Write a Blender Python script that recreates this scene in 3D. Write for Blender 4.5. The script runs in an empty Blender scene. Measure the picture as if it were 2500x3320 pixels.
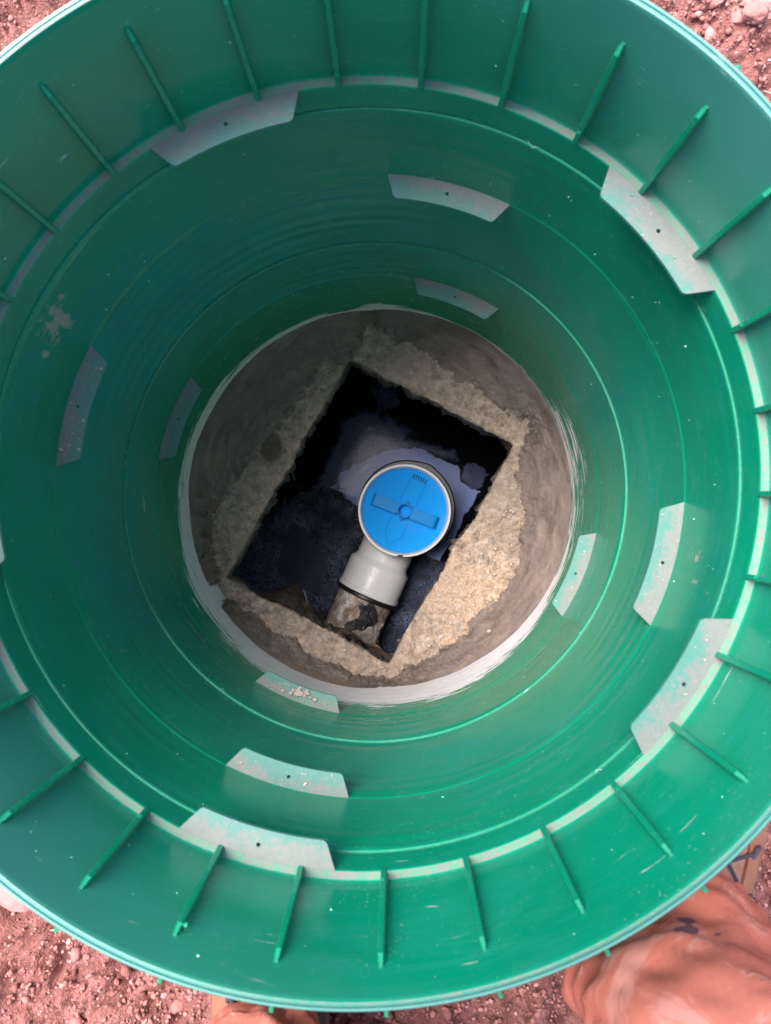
import bpy, bmesh, math, random
import numpy as np
from mathutils import Vector, Matrix

scene = bpy.context.scene
R = math.radians
random.seed(7)
rng = np.random.default_rng(11)

# ------------------------------------------------------------------ camera
cam_d = bpy.data.cameras.new('camera')
cam = bpy.data.objects.new('camera', cam_d)
scene.collection.objects.link(cam)
scene.camera = cam
CAMZ = 0.72                                   # heights below are metres above the soil
cam.location = (0.0269, -0.0330, CAMZ)
cam.rotation_euler = (0.01096, 0.01564, 0)
cam_d.sensor_fit = 'VERTICAL'
cam_d.sensor_height = 36
cam_d.lens = 26.04
cam_d.clip_start = 0.01
cam_d.clip_end = 500
cam_d.dof.use_dof = True
cam_d.dof.focus_distance = 1.15
cam_d.dof.aperture_fstop = 11.0

# ------------------------------------------------------------------ light
SUN_EL, SUN_AZ = 65.0, 140.0                  # azimuth counter-clockwise from +x: light comes from upper left
world = bpy.data.worlds.new('World')
scene.world = world
world.use_nodes = True
wn = world.node_tree
bg = wn.nodes['Background']
sky = wn.nodes.new('ShaderNodeTexSky')
sky.sky_type = 'NISHITA'
sky.sun_disc = False
sky.sun_elevation = R(SUN_EL)
sky.sun_rotation = R(90 - SUN_AZ)
sky.dust_density = 3.0
sky.ozone_density = 1.0
wn.links.new(sky.outputs[0], bg.inputs[0])
bg.inputs[1].default_value = 0.072
sun_d = bpy.data.lights.new('sun', 'SUN')
sun = bpy.data.objects.new('sun', sun_d)
scene.collection.objects.link(sun)
sun_d.energy = 1.5
sun_d.angle = R(34)
sun_d.color = (1.0, 0.93, 0.88)
sd = Vector((math.cos(R(SUN_EL)) * math.cos(R(SUN_AZ)), math.cos(R(SUN_EL)) * math.sin(R(SUN_AZ)), math.sin(R(SUN_EL))))
sun.rotation_euler = sd.to_track_quat('Z', 'Y').to_euler()
sun.location = (0, 0, 3)
vs = scene.view_settings
vs.view_transform = 'Standard'
vs.look = 'None'
vs.exposure = 2.45
vs.gamma = 1
vs.use_curve_mapping = False
scene.render.film_transparent = False
scene.cycles.max_bounces = 8
scene.cycles.diffuse_bounces = 5
scene.cycles.glossy_bounces = 4

# ------------------------------------------------------------------ helpers
COL = scene.collection

def fbm(x, y, scale, octaves=4, seed=0, gain=0.5):
    """smooth value noise, about -1..1, on numpy arrays"""
    out = np.zeros_like(x, dtype=float)
    amp, tot = 1.0, 0.0
    f = 1.0 / scale
    for o in range(octaves):
        r_ = np.random.default_rng(seed * 101 + o)
        T = r_.uniform(-1, 1, (256, 256))
        X = x * f + 31.7 * (o + 1); Y = y * f + 17.3 * (o + 1)
        xi = np.floor(X).astype(int); yi = np.floor(Y).astype(int)
        u = X - xi; v = Y - yi
        u = u * u * (3 - 2 * u); v = v * v * (3 - 2 * v)
        a = T[xi % 256, yi % 256]; b = T[(xi + 1) % 256, yi % 256]
        c = T[xi % 256, (yi + 1) % 256]; d = T[(xi + 1) % 256, (yi + 1) % 256]
        out += amp * ((a * (1 - u) + b * u) * (1 - v) + (c * (1 - u) + d * u) * v)
        tot += amp; amp *= gain; f *= 2.03
    return out / tot * 1.6

def signed_dist(px, py, poly):
    """distance to a closed polygon, negative inside"""
    P = np.array(poly, float)
    best = np.full(px.shape, 1e9)
    inside = np.zeros(px.shape, bool)
    n = len(P)
    for i in range(n):
        ax, ay = P[i]; bx, by = P[(i + 1) % n]
        dx, dy = bx - ax, by - ay
        t = np.clip(((px - ax) * dx + (py - ay) * dy) / (dx * dx + dy * dy + 1e-12), 0, 1)
        best = np.minimum(best, np.hypot(px - ax - t * dx, py - ay - t * dy))
        cond = ((ay > py) != (by > py))
        xc = (bx - ax) * (py - ay) / (by - ay + 1e-12) + ax
        inside ^= cond & (px < xc)
    return np.where(inside, -best, best)

def smooth(x, a, b):
    t = np.clip((x - a) / (b - a), 0, 1)
    return t * t * (3 - 2 * t)

def link(name, me, mat, parent=None, loc=None, sharp=35):
    for p in me.polygons: p.use_smooth = True
    if sharp is not None:
        me.set_sharp_from_angle(angle=R(sharp))
    if mat is not None and len(me.materials) == 0:
        me.materials.append(mat)
    o = bpy.data.objects.new(name, me)
    COL.objects.link(o)
    if parent is not None: o.parent = parent
    if loc is not None: o.location = loc
    return o

def bm_obj(name, bm, mat, parent=None, loc=None, sharp=35):
    me = bpy.data.meshes.new(name)
    bmesh.ops.recalc_face_normals(bm, faces=bm.faces)
    bm.to_mesh(me); bm.free()
    return link(name, me, mat, parent, loc, sharp)

def py_mesh(name, V, F):
    me = bpy.data.meshes.new(name)
    me.from_pydata([tuple(v) for v in V], [], F)
    me.update()
    return me

def grid_faces(nu, nv, wrap_u=False, flip=False):
    F = []
    for i in range(nu if wrap_u else nu - 1):
        i2 = (i + 1) % nu
        for j in range(nv - 1):
            q = (i * nv + j, i2 * nv + j, i2 * nv + j + 1, i * nv + j + 1)
            F.append(q[::-1] if flip else q)
    return F

def tag(o, label=None, cat=None, group=None, kind=None):
    if label: o['label'] = label
    if cat: o['category'] = cat
    if group: o['group'] = group
    if kind: o['kind'] = kind
    return o

def empty(name, loc=(0, 0, 0)):
    o = bpy.data.objects.new(name, None)
    o.empty_display_size = 0.05
    o.location = loc
    COL.objects.link(o)
    return o

def oval(th):
    """the moulded rings are not perfectly round"""
    return 1 + 0.004 * np.cos(2 * th) + 0.0043 * np.sin(2 * th)

def set_attr(me, name, vals):
    a = me.attributes.new(name, 'FLOAT', 'POINT')
    a.data.foreach_set('value', np.asarray(vals, dtype=np.float32))

def tube(bm, pts, rad, seg=8, cap=True):
    pts = [Vector(p) for p in pts]
    n = len(pts)
    rads = rad if hasattr(rad, '__len__') else [rad] * n
    rings = []
    up = Vector((0.13, 0.27, 0.95)).normalized()
    for i, p in enumerate(pts):
        t = (pts[min(i + 1, n - 1)] - pts[max(i - 1, 0)]).normalized()
        a = t.cross(up)
        if a.length < 1e-4: a = t.cross(Vector((1, 0, 0)))
        a.normalize(); b = t.cross(a)
        rings.append([bm.verts.new(p + (a * math.cos(2 * math.pi * k / seg) + b * math.sin(2 * math.pi * k / seg)) * rads[i]) for k in range(seg)])
    for i in range(n - 1):
        for k in range(seg):
            bm.faces.new((rings[i][k], rings[i][(k + 1) % seg], rings[i + 1][(k + 1) % seg], rings[i + 1][k]))
    if cap:
        bm.faces.new(rings[0][::-1]); bm.faces.new(rings[-1])
    return rings

def box(bm, size, mat4=None, bevel=0):
    r = bmesh.ops.create_cube(bm, size=1.0)
    vs_ = r['verts']
    bmesh.ops.scale(bm, vec=size, verts=vs_)
    if bevel:
        es = list({e for v in vs_ for e in v.link_edges})
        res = bmesh.ops.bevel(bm, geom=es, offset=bevel, segments=2, affect='EDGES', profile=0.6)
        vs_ = list({v for f in res['faces'] for v in f.verts} | {v for v in vs_ if v.is_valid})
    if mat4 is not None:
        bmesh.ops.transform(bm, matrix=mat4, verts=vs_)
    return vs_

def lathe(bm, prof, seg=64, closed=False):
    rings = []
    for r_, z_ in prof:
        rings.append([bm.verts.new((r_ * math.cos(2 * math.pi * k / seg), r_ * math.sin(2 * math.pi * k / seg), z_)) for k in range(seg)])
    m = len(prof)
    for i in range(m if closed else m - 1):
        a = rings[i]; b = rings[(i + 1) % m]
        for k in range(seg):
            bm.faces.new((a[k], a[(k + 1) % seg], b[(k + 1) % seg], b[k]))
    return rings

# ------------------------------------------------------------------ node helpers
class NT:
    def __init__(self, name):
        self.m = bpy.data.materials.new(name); self.m.use_nodes = True
        self.t = self.m.node_tree
        self.p = self.t.nodes['Principled BSDF']
        self.tc = self.t.nodes.new('ShaderNodeTexCoord').outputs['Object']
    def n(self, typ, **kw):
        nd = self.t.nodes.new(typ)
        for k, v in kw.items(): setattr(nd, k, v)
        return nd
    def l(self, a, b): self.t.links.new(a, b)
    def inp(self, nd, key, val):
        s = nd.inputs[key]
        if hasattr(val, 'is_output') or isinstance(val, bpy.types.NodeSocket): self.l(val, s)
        else: s.default_value = val
    def math(self, op, a, b=0.0, c=None, clamp=False):
        nd = self.n('ShaderNodeMath', operation=op, use_clamp=clamp)
        self.inp(nd, 0, a); self.inp(nd, 1, b)
        if c is not None: self.inp(nd, 2, c)
        return nd.outputs[0]
    def noise(self, scale, detail=4, rough=0.5, vec=None, dist=0.0):
        nd = self.n('ShaderNodeTexNoise')
        nd.inputs['Scale'].default_value = scale; nd.inputs['Detail'].default_value = detail
        nd.inputs['Roughness'].default_value = rough; nd.inputs['Distortion'].default_value = dist
        self.l(vec if vec is not None else self.tc, nd.inputs['Vector'])
        return nd.outputs['Fac']
    def voro(self, scale, vec=None, out='Distance', feature='F1'):
        nd = self.n('ShaderNodeTexVoronoi', feature=feature)
        nd.inputs['Scale'].default_value = scale
        self.l(vec if vec is not None else self.tc, nd.inputs['Vector'])
        return nd.outputs[out]
    def ramp(self, fac, stops, interp='LINEAR'):
        nd = self.n('ShaderNodeValToRGB')
        e = nd.color_ramp.elements
        while len(e) < len(stops): e.new(0.5)
        for i, (p, c) in enumerate(stops):
            e[i].position = p
            e[i].color = (c, c, c, 1) if isinstance(c, (int, float)) else (*c, 1)
        nd.color_ramp.interpolation = interp
        self.l(fac, nd.inputs[0])
        return nd.outputs[0]
    def mix(self, fac, a, b, blend='MIX'):
        nd = self.n('ShaderNodeMix', data_type='RGBA', blend_type=blend)
        self.inp(nd, 0, fac)
        for i, v in ((6, a), (7, b)):
            if isinstance(v, tuple): nd.inputs[i].default_value = (*v, 1) if len(v) == 3 else v
            else: self.l(v, nd.inputs[i])
        return nd.outputs[2]
    def cyl(self):
        """cylindrical coordinates (angle, radius, height) of the object"""
        s = self.n('ShaderNodeSeparateXYZ'); self.l(self.tc, s.inputs[0])
        ang = self.math('ARCTAN2', s.outputs[1], s.outputs[0])
        rad = self.math('SQRT', self.math('ADD', self.math('MULTIPLY', s.outputs[0], s.outputs[0]), self.math('MULTIPLY', s.outputs[1], s.outputs[1])))
        return ang, rad, s.outputs[2]
    def comb(self, x, y, z):
        c = self.n('ShaderNodeCombineXYZ')
        for i, v in enumerate((x, y, z)): self.inp(c, i, v)
        return c.outputs[0]
    def attr(self, name):
        return self.n('ShaderNodeAttribute', attribute_name=name).outputs['Fac']
    def bump(self, h, strength=0.3, dist=0.001, normal=None):
        nd = self.n('ShaderNodeBump')
        nd.inputs['Strength'].default_value = strength; nd.inputs['Distance'].default_value = dist
        self.l(h, nd.inputs['Height'])
        if normal is not None: self.l(normal, nd.inputs['Normal'])
        return nd.outputs[0]
    def up(self):
        g = self.n('ShaderNodeNewGeometry')
        s = self.n('ShaderNodeSeparateXYZ'); self.l(g.outputs['Normal'], s.inputs[0])
        return s.outputs[2]
    def out(self, base=None, rough=None, normal=None, spec=None, metal=None):
        if base is not None: self.inp(self.p, 'Base Color', (*base, 1) if isinstance(base, tuple) else base)
        if rough is not None: self.inp(self.p, 'Roughness', rough)
        if normal is not None: self.l(normal, self.p.inputs['Normal'])
        if spec is not None: self.inp(self.p, 'Specular IOR Level', spec)
        if metal is not None: self.inp(self.p, 'Metallic', metal)
        return self.m

GREEN = (0.001, 0.200, 0.108)
GREEN2 = (0.0015, 0.270, 0.155)
DUST = (0.23, 0.165, 0.175)

def plastic(name, scol_a=(0.62, 0.57, 0.62), scol_b=(0.88, 0.82, 0.87), iso=False, ring=False, dusty=0.0, smear=False, scuffs=1.0):
    m = NT(name)
    ang, rad, z = m.cyl()
    wide = m.noise(9, 3, 0.5)
    col = m.mix(wide, GREEN, GREEN2)
    # fine moulding streaks running round the wall
    st = m.noise(1.0, 4, 0.6, m.comb(m.math('MULTIPLY', ang, 3.0), m.math('MULTIPLY', rad, 30.0), m.math('MULTIPLY', z, 260.0)))
    col = m.mix(m.math('MULTIPLY', m.ramp(st, [(0.5, 0.0), (0.8, 1.0)]), 0.12), col, (0.06, 0.32, 0.25))
    # scuffs and dust freckles
    fr = m.ramp(m.noise(420, 2, 0.5), [(0.66, 0.0), (0.73, 1.0)])
    fm = m.ramp(m.noise(16, 3, 0.6), [(0.43, 0.0), (0.65, 1.0)])
    col = m.mix(m.math('MULTIPLY', m.math('MULTIPLY', fr, fm), 0.55 * scuffs), col, (0.30, 0.42, 0.37))
    haze_ = m.ramp(m.noise(28, 5, 0.7), [(0.5, 0.0), (0.85, 1.0)])  # pale mottling, whitish gloss of the plastic put into the colour
    col = m.mix(m.math('MULTIPLY', haze_, 0.20), col, (0.07, 0.24, 0.19))
    wipe_gloss = m.ramp(m.noise(1.0, 5, 0.6, m.comb(m.math('MULTIPLY', ang, 2.2), m.math('MULTIPLY', rad, 12.0), m.math('MULTIPLY', z, 22.0)), dist=1.0), [(0.52, 0.0), (0.72, 1.0)])  # dust wipes and blurred tab reflections, both painted as pale clouds
    col = m.mix(m.math('MULTIPLY', wipe_gloss, 0.30), col, (0.035, 0.27, 0.22))
    dk = m.ramp(m.noise(5.0, 3, 0.5), [(0.35, 1.0), (0.55, 0.0)])
    col = m.mix(m.math('MULTIPLY', dk, 0.25), col, (0.001, 0.13, 0.09))
    # dust settled on faces that look up
    upf = m.ramp(m.up(), [(0.55, 0.0), (0.9, 1.0)])
    dn = m.ramp(m.noise(240, 3, 0.6), [(0.38, 0.25), (0.62, 1.0)])
    d2 = m.ramp(m.noise(34, 4, 0.6), [(0.25, 0.35), (0.7, 1.0)])
    amt = m.math('MULTIPLY', m.math('MULTIPLY', upf, m.math('MULTIPLY', dn, d2)), dusty, clamp=True)
    if ring:                                  # the rim is paler and carries no dirt
        onrim = m.ramp(rad, [(0.3015, 0.0), (0.3035, 1.0)])
        col = m.mix(m.math('MULTIPLY', onrim, 0.85), col, (0.075, 0.26, 0.24))
        amt = m.math('MULTIPLY', amt, m.math('SUBTRACT', 1.0, onrim))
    col = m.mix(amt, col, DUST)
    rough = m.math('ADD', 0.20, m.math('MULTIPLY', m.math('ADD', st, haze_), 0.09))
    rough = m.math('ADD', rough, m.math('MULTIPLY', amt, 0.45))
    h = m.math('MULTIPLY', st, 1.0)
    if smear:
        a = m.attr('smear')
        sn = m.noise(1.0, 5, 0.65, m.comb(m.math('MULTIPLY', ang, 5.0), m.math('MULTIPLY', rad, 20.0), m.math('MULTIPLY', z, 150.0)), dist=0.7)
        if iso: sn = m.noise(95, 6, 0.75)
        sm = m.math('ADD', a, m.math('MULTIPLY', m.math('SUBTRACT', sn, 0.5), 2.4))
        sm = m.ramp(sm, [(0.42, 0.0), (0.58, 1.0)])
        sc = m.mix(m.noise(60, 4, 0.6), scol_a, scol_b)
        col = m.mix(m.math('MULTIPLY', sm, 0.92), col, sc)
        rough = m.math('ADD', rough, m.math('MULTIPLY', sm, 0.4), clamp=True)
        h = m.math('ADD', h, m.math('MULTIPLY', sm, 3.0))
    if ring: rough = m.math('ADD', rough, m.math('MULTIPLY', onrim, 0.12))
    nrm = m.bump(m.math('ADD', h, m.math('MULTIPLY', m.noise(14, 2, 0.5), 8.0)), 0.14, 0.0006)
    m.out(col, rough, nrm, spec=m.math('ADD', 0.30, m.math('MULTIPLY', onrim, 0.68)) if ring else 0.30)
    return m.m

M = {}
M['ring_top'] = plastic('green plastic upper ring', ring=True, dusty=1.0, smear=True)
M['ring_mid'] = plastic('green plastic walls with splashes', dusty=0.14, smear=True)
M['ring_dirty'] = plastic('green plastic wall with dried mud', scol_a=(0.24, 0.195, 0.165), scol_b=(0.48, 0.42, 0.37), iso=True, dusty=0.14, smear=True)
M['rib'] = plastic('green plastic rib', dusty=0.15)
M['fin'] = plastic('green plastic outer fin', dusty=0.3)

def tab_material():
    m = NT('dusty green plastic tab')
    ang, rad, z = m.cyl()
    base = m.mix(m.noise(40, 3, 0.6), (0.040, 0.190, 0.165), (0.080, 0.230, 0.205))
    upf = m.ramp(m.up(), [(0.5, 0.0), (0.9, 1.0)])
    blot = m.noise(270, 5, 0.75)
    # more dirt collects against the wall than at the lip
    lean = m.math('MULTIPLY', m.math('SUBTRACT', rad, 0.279), 16.0)
    cov = m.math('ADD', m.math('ADD', blot, lean), m.math('MULTIPLY', m.math('SUBTRACT', m.noise(26, 3, 0.5), 0.5), 0.9))
    cov = m.ramp(cov, [(0.42, 0.10), (0.56, 1.0)])
    col = m.mix(m.math('MULTIPLY', m.math('MULTIPLY', cov, upf), 0.72), base, m.mix(m.noise(300, 2, 0.5), (0.155, 0.158, 0.158), (0.275, 0.212, 0.210)))
    grains = m.ramp(m.voro(420), [(0.10, 1.0), (0.16, 0.0)])
    col = m.mix(m.math('MULTIPLY', m.math('MULTIPLY', grains, upf), 0.4), col, (0.32, 0.27, 0.27))
    m.out(col, 0.55, m.bump(blot, 0.4, 0.0008))
    return m.m
M['tab'] = tab_material()

def mortar_mat():
    m = NT('trowelled mortar')
    ang, rad, z = m.cyl()
    trow = m.noise(1.0, 6, 0.62, m.comb(m.math('MULTIPLY', ang, 5.0), m.math('MULTIPLY', rad, 75.0), m.math('MULTIPLY', z, 20.0)), dist=0.6)
    n1 = m.noise(11, 5, 0.6)
    col = m.ramp(trow, [(0.30, (0.070, 0.052, 0.045)), (0.46, (0.135, 0.101, 0.087)), (0.58, (0.175, 0.132, 0.114)), (0.72, (0.225, 0.172, 0.150))])
    col = m.mix(m.ramp(n1, [(0.4, 0.0), (0.7, 0.65)]), col, (0.115, 0.096, 0.090))
    thin = m.math('ADD', m.attr('thin'), m.math('MULTIPLY', m.math('SUBTRACT', m.noise(85, 5, 0.7), 0.5), 1.8))
    thin = m.ramp(thin, [(0.40, 0.0), (0.62, 1.0)])
    col = m.mix(m.math('MULTIPLY', thin, 0.75), col, m.mix(m.noise(230, 3, 0.7), (0.15, 0.115, 0.095), (0.34, 0.265, 0.215)))
    crack = m.ramp(m.voro(17, m.comb(m.math('MULTIPLY', ang, 0.5), m.math('MULTIPLY', rad, 3.0), trow), 'Distance', 'DISTANCE_TO_EDGE'), [(0.0, 1.0), (0.018, 0.0)])
    crack = m.math('MULTIPLY', crack, m.ramp(m.noise(13, 2, 0.5), [(0.5, 0.0), (0.6, 1.0)]))
    col = m.mix(m.math('MULTIPLY', crack, 0.6), col, (0.03, 0.022, 0.018))
    pits = m.ramp(m.voro(170), [(0.05, 1.0), (0.13, 0.0)])
    pm = m.ramp(m.noise(38, 2, 0.5), [(0.52, 0.0), (0.62, 1.0)])
    pit = m.math('MULTIPLY', pits, pm)
    col = m.mix(m.math('MULTIPLY', pit, 0.7), col, (0.045, 0.033, 0.028))
    fine = m.noise(420, 3, 0.6)
    h = m.math('ADD', m.math('MULTIPLY', trow, 1.5), m.math('SUBTRACT', m.math('MULTIPLY', fine, 0.35), m.math('MULTIPLY', pit, 1.2)))
    m.out(col, 0.78, m.bump(h, 0.9, 0.0022), spec=0.3)
    return m.m
M['mortar'] = mortar_mat()

def concrete_mat():
    m = NT('rough broken concrete')
    n1 = m.noise(9, 5, 0.6); n2 = m.noise(75, 6, 0.72); n3 = m.noise(330, 3, 0.6)
    col = m.ramp(n2, [(0.34, (0.10, 0.072, 0.056)), (0.45, (0.25, 0.188, 0.148)), (0.55, (0.35, 0.268, 0.218)), (0.68, (0.55, 0.43, 0.355))])
    col = m.mix(m.ramp(n1, [(0.35, 0.0), (0.65, 0.75)]), col, m.mix(n3, (0.20, 0.158, 0.135), (0.33, 0.265, 0.23)))
    ochre = m.math('MULTIPLY', m.ramp(m.math('ADD', m.noise(22, 5, 0.7), m.attr('tan')), [(0.55, 0.0), (0.70, 1.0)]), m.ramp(n3, [(0.42, 0.2), (0.6, 1.0)]))
    col = m.mix(m.math('MULTIPLY', ochre, 0.75), col, (0.50, 0.335, 0.225))
    pale = m.ramp(m.noise(30, 4, 0.65, dist=0.5), [(0.62, 0.0), (0.68, 1.0)])
    col = m.mix(m.math('MULTIPLY', pale, 0.7), col, (0.42, 0.36, 0.32))
    peb = m.ramp(m.voro(95), [(0.10, 1.0), (0.16, 0.0)])
    pk = m.ramp(m.noise(20, 2, 0.5), [(0.5, 0.0), (0.62, 1.0)])
    peb = m.math('MULTIPLY', peb, pk)
    col = m.mix(m.math('MULTIPLY', peb, 0.6), col, (0.38, 0.30, 0.27))
    st = m.attr('stain')
    col = m.mix(m.math('MULTIPLY', m.ramp(m.math('ADD', st, m.math('MULTIPLY', m.math('SUBTRACT', n2, 0.5), 1.4)), [(0.4, 0.0), (0.65, 1.0)]), 0.8), col, (0.06, 0.04, 0.028))
    depth_dark = m.attr('depth_dark')
    col = m.mix(m.math('MULTIPLY', depth_dark, 0.8), col, (0.05, 0.042, 0.038))  # sides of the opening get darker with depth
    h = m.math('ADD', m.math('ADD', m.math('MULTIPLY', n2, 2.2), n3), m.math('MULTIPLY', peb, 0.8))
    m.out(col, 0.85, m.bump(h, 0.8, 0.0024), spec=0.25)
    return m.m
M['concrete'] = concrete_mat()

def mud_mat(name, c1, c2, rough=0.75):
    m = NT(name)
    n1 = m.noise(18, 6, 0.7); n2 = m.noise(160, 4, 0.65)
    col = m.mix(m.ramp(n1, [(0.35, 0.0), (0.65, 1.0)]), c1, c2)
    col = m.mix(m.math('MULTIPLY', n2, 0.5), col, (c1[0] * .5, c1[1] * .5, c1[2] * .5))
    m.out(col, rough, m.bump(m.math('ADD', m.math('MULTIPLY', n1, 3), n2), 1.0, 0.003), spec=0.3)
    return m.m
M['tank'] = mud_mat('dark tank wall', (0.010, 0.009, 0.008), (0.02, 0.017, 0.015), 0.6)
M['mud'] = mud_mat('brown mortar and mud wall', (0.20, 0.14, 0.11), (0.42, 0.31, 0.25))

def pipe_mat():
    m = NT('mortar smeared dark pipe')
    n1 = m.noise(24, 6, 0.65, dist=1.0); n2 = m.noise(260, 4, 0.7)
    s = m.n('ShaderNodeSeparateXYZ'); m.l(m.tc, s.inputs[0])
    dark = m.attr('bare')
    col = m.ramp(m.noise(38, 6, 0.7, dist=0.8), [(0.36, (0.20, 0.155, 0.125)), (0.48, (0.36, 0.285, 0.235)), (0.56, (0.52, 0.45, 0.40)), (0.62, (0.74, 0.69, 0.66))])
    dm = m.ramp(m.math('ADD', dark, m.math('MULTIPLY', m.math('SUBTRACT', m.noise(60, 6, 0.7), 0.5), 1.3)), [(0.47, 0.0), (0.53, 1.0)])
    spl = m.ramp(n2, [(0.60, 0.0), (0.65, 1.0)])
    dm = m.math('MULTIPLY', dm, m.math('SUBTRACT', 1.0, spl))
    col = m.mix(dm, col, (0.022, 0.022, 0.025))
    m.out(col, m.math('SUBTRACT', 0.85, m.math('MULTIPLY', dm, 0.35)), m.bump(m.math('SUBTRACT', m.math('ADD', m.math('MULTIPLY', n1, 2), n2), m.math('MULTIPLY', dm, 1.2)), 0.6, 0.0015), spec=0.35)
    return m.m
M['pipe'] = pipe_mat()

def simple(name, col, rough=0.5, spec=0.5, var=0.15, scale=30, bump=0.0, bscale=300, dirt=0.0):
    m = NT(name)
    n = m.noise(scale, 4, 0.6)
    c2 = tuple(max(0, c * (1 - var)) for c in col)
    c = m.mix(n, c2, tuple(min(1, c * (1 + var)) for c in col))
    if dirt:
        dsp = m.math('MULTIPLY', m.ramp(m.noise(330, 3, 0.6), [(0.66, 0.0), (0.71, 1.0)]), m.ramp(m.noise(24, 3, 0.6), [(0.42, 0.0), (0.6, 1.0)]))
        c = m.mix(m.math('MULTIPLY', dsp, dirt), c, (0.10, 0.075, 0.06))
        c = m.mix(m.math('MULTIPLY', m.ramp(m.noise(17, 5, 0.7), [(0.52, 0.0), (0.75, 1.0)]), dirt * 0.28), c, (0.30, 0.26, 0.24))
    nrm = m.bump(m.noise(bscale, 3, 0.6), bump, 0.001) if bump else None
    return m.out(c, rough, nrm, spec)
M['white'] = simple('light grey pvc fitting', (0.76, 0.76, 0.76), 0.30, 0.5, 0.03, 20, dirt=0.5)
M['blue'] = simple('blue plastic cap', (0.0003, 0.36, 1.0), 0.5, 0.08, 0.04, 14, 0.05, 500, dirt=0.55)
M['blue_bar'] = simple('blue plastic handle', (0.004, 0.27, 0.74), 0.45, 0.15, 0.04, 14)  # tone set apart from the disc, standing in for shading on the bar
M['blue_line'] = simple('blue plastic moulded line', (0.002, 0.15, 0.48), 0.5, 0.3, 0.05)
M['slot'] = simple('dark slot', (0.01, 0.03, 0.09), 0.8, 0.1, 0.1)
M['rubber'] = simple('black seal and ring', (0.012, 0.012, 0.014), 0.38, 0.5, 0.3, 60, 0.2)
M['chip'] = simple('brown mud chip', (0.07, 0.045, 0.035), 0.8, 0.2, 0.3)
M['crumb'] = simple('pale mortar crumbs', (0.42, 0.35, 0.32), 0.9, 0.2, 0.45, 90)
M['swarf'] = simple('pale green plastic swarf', (0.35, 0.62, 0.52), 0.4, 0.5, 0.1)
M['foam'] = simple('thin white scum edge', (0.55, 0.55, 0.60), 0.25, 0.8, 0.2)
M['root'] = simple('pale root', (0.16, 0.15, 0.16), 0.7, 0.3, 0.3)

def liquid_mat():
    m = NT('tank liquid with greasy film')
    sheen = m.attr('sheen'); dark = m.attr('dusk'); rough = m.attr('scum'); patch = m.attr('patch')
    n0 = m.noise(45, 6, 0.65); 
    warp = m.noise(26, 6, 0.7, dist=2.5)
    base = (0.004, 0.004, 0.005)
    spots = m.ramp(m.noise(210, 4, 0.6), [(0.66, 1.0), (0.71, 0.0)])
    fcol = m.mix(n0, (0.20, 0.27, 0.52), (0.27, 0.34, 0.62))  # sky reflection painted into the liquid's colour
    fm = m.ramp(m.math('ADD', sheen, m.math('MULTIPLY', m.math('SUBTRACT', n0, 0.5), 0.9)), [(0.40, 0.0), (0.62, 1.0)])
    dm = m.ramp(m.math('ADD', dark, m.math('MULTIPLY', m.math('SUBTRACT', n0, 0.5), 1.3)), [(0.30, 0.0), (0.75, 1.0)])
    col = m.mix(m.math('MULTIPLY', dm, spots), base, m.mix(warp, (0.030, 0.036, 0.065), (0.12, 0.145, 0.25)))
    # wrinkled scum: thin bright ridges on black
    wr = m.noise(62, 8, 0.74, dist=3.2)
    ridge = m.ramp(wr, [(0.47, 0.0), (0.515, 1.0), (0.54, 0.2), (0.6, 0.0)])
    scol = m.mix(m.math('MULTIPLY', ridge, m.ramp(m.noise(13, 4, 0.6, dist=1.0), [(0.38, 0.12), (0.62, 1.0)])), m.mix(m.ramp(m.noise(16, 4, 0.6, dist=1.5), [(0.42, 0.0), (0.62, 1.0)]), (0.005, 0.006, 0.010), (0.034, 0.042, 0.075)), (0.30, 0.36, 0.60))
    rm = m.ramp(m.math('ADD', rough, m.math('MULTIPLY', m.math('SUBTRACT', warp, 0.5), 1.6)), [(0.25, 0.0), (0.85, 1.0)])
    col = m.mix(rm, col, scol)
    pm = m.ramp(m.math('ADD', patch, m.math('MULTIPLY', m.math('SUBTRACT', n0, 0.5), 0.5)), [(0.44, 0.0), (0.56, 1.0)])
    col = m.mix(m.math('MULTIPLY', pm, 0.85), col, (0.038, 0.047, 0.085))
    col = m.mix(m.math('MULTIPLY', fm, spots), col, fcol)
    rg = m.math('ADD', 0.10, m.math('MULTIPLY', rm, 0.25))
    rg = m.math('ADD', rg, m.math('MULTIPLY', pm, 0.05))
    hh = m.math('ADD', m.math('MULTIPLY', m.math('MULTIPLY', wr, rm), 1.3), m.math('MULTIPLY', n0, 0.10))
    m.out(col, rg, m.bump(hh, 0.8, 0.004), spec=0.3)
    return m.m
M['liquid'] = liquid_mat()

def soil_mat():
    m = NT('reddish crumbly soil')
    n1 = m.noise(7, 5, 0.6); n2 = m.noise(70, 5, 0.7); n3 = m.noise(420, 3, 0.6)
    col = m.ramp(n2, [(0.3, (0.10, 0.032, 0.031)), (0.5, (0.44, 0.185, 0.170)), (0.72, (0.66, 0.34, 0.32))])
    col = m.mix(m.ramp(n1, [(0.4, 0.0), (0.62, 0.6)]), col, (0.21, 0.075, 0.062))
    col = m.mix(m.ramp(n3, [(0.62, 0.0), (0.7, 0.6)]), col, (0.55, 0.36, 0.34))
    big = m.ramp(m.noise(3.2, 3, 0.5), [(0.42, 1.0), (0.58, 0.0)])
    col = m.mix(m.math('MULTIPLY', big, 0.4), col, (0.19, 0.075, 0.065))
    m.out(col, 0.92, m.bump(m.math('ADD', m.math('MULTIPLY', n2, 2.0), n3), 1.0, 0.004), spec=0.2)
    return m.m
M['soil'] = soil_mat()
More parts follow.
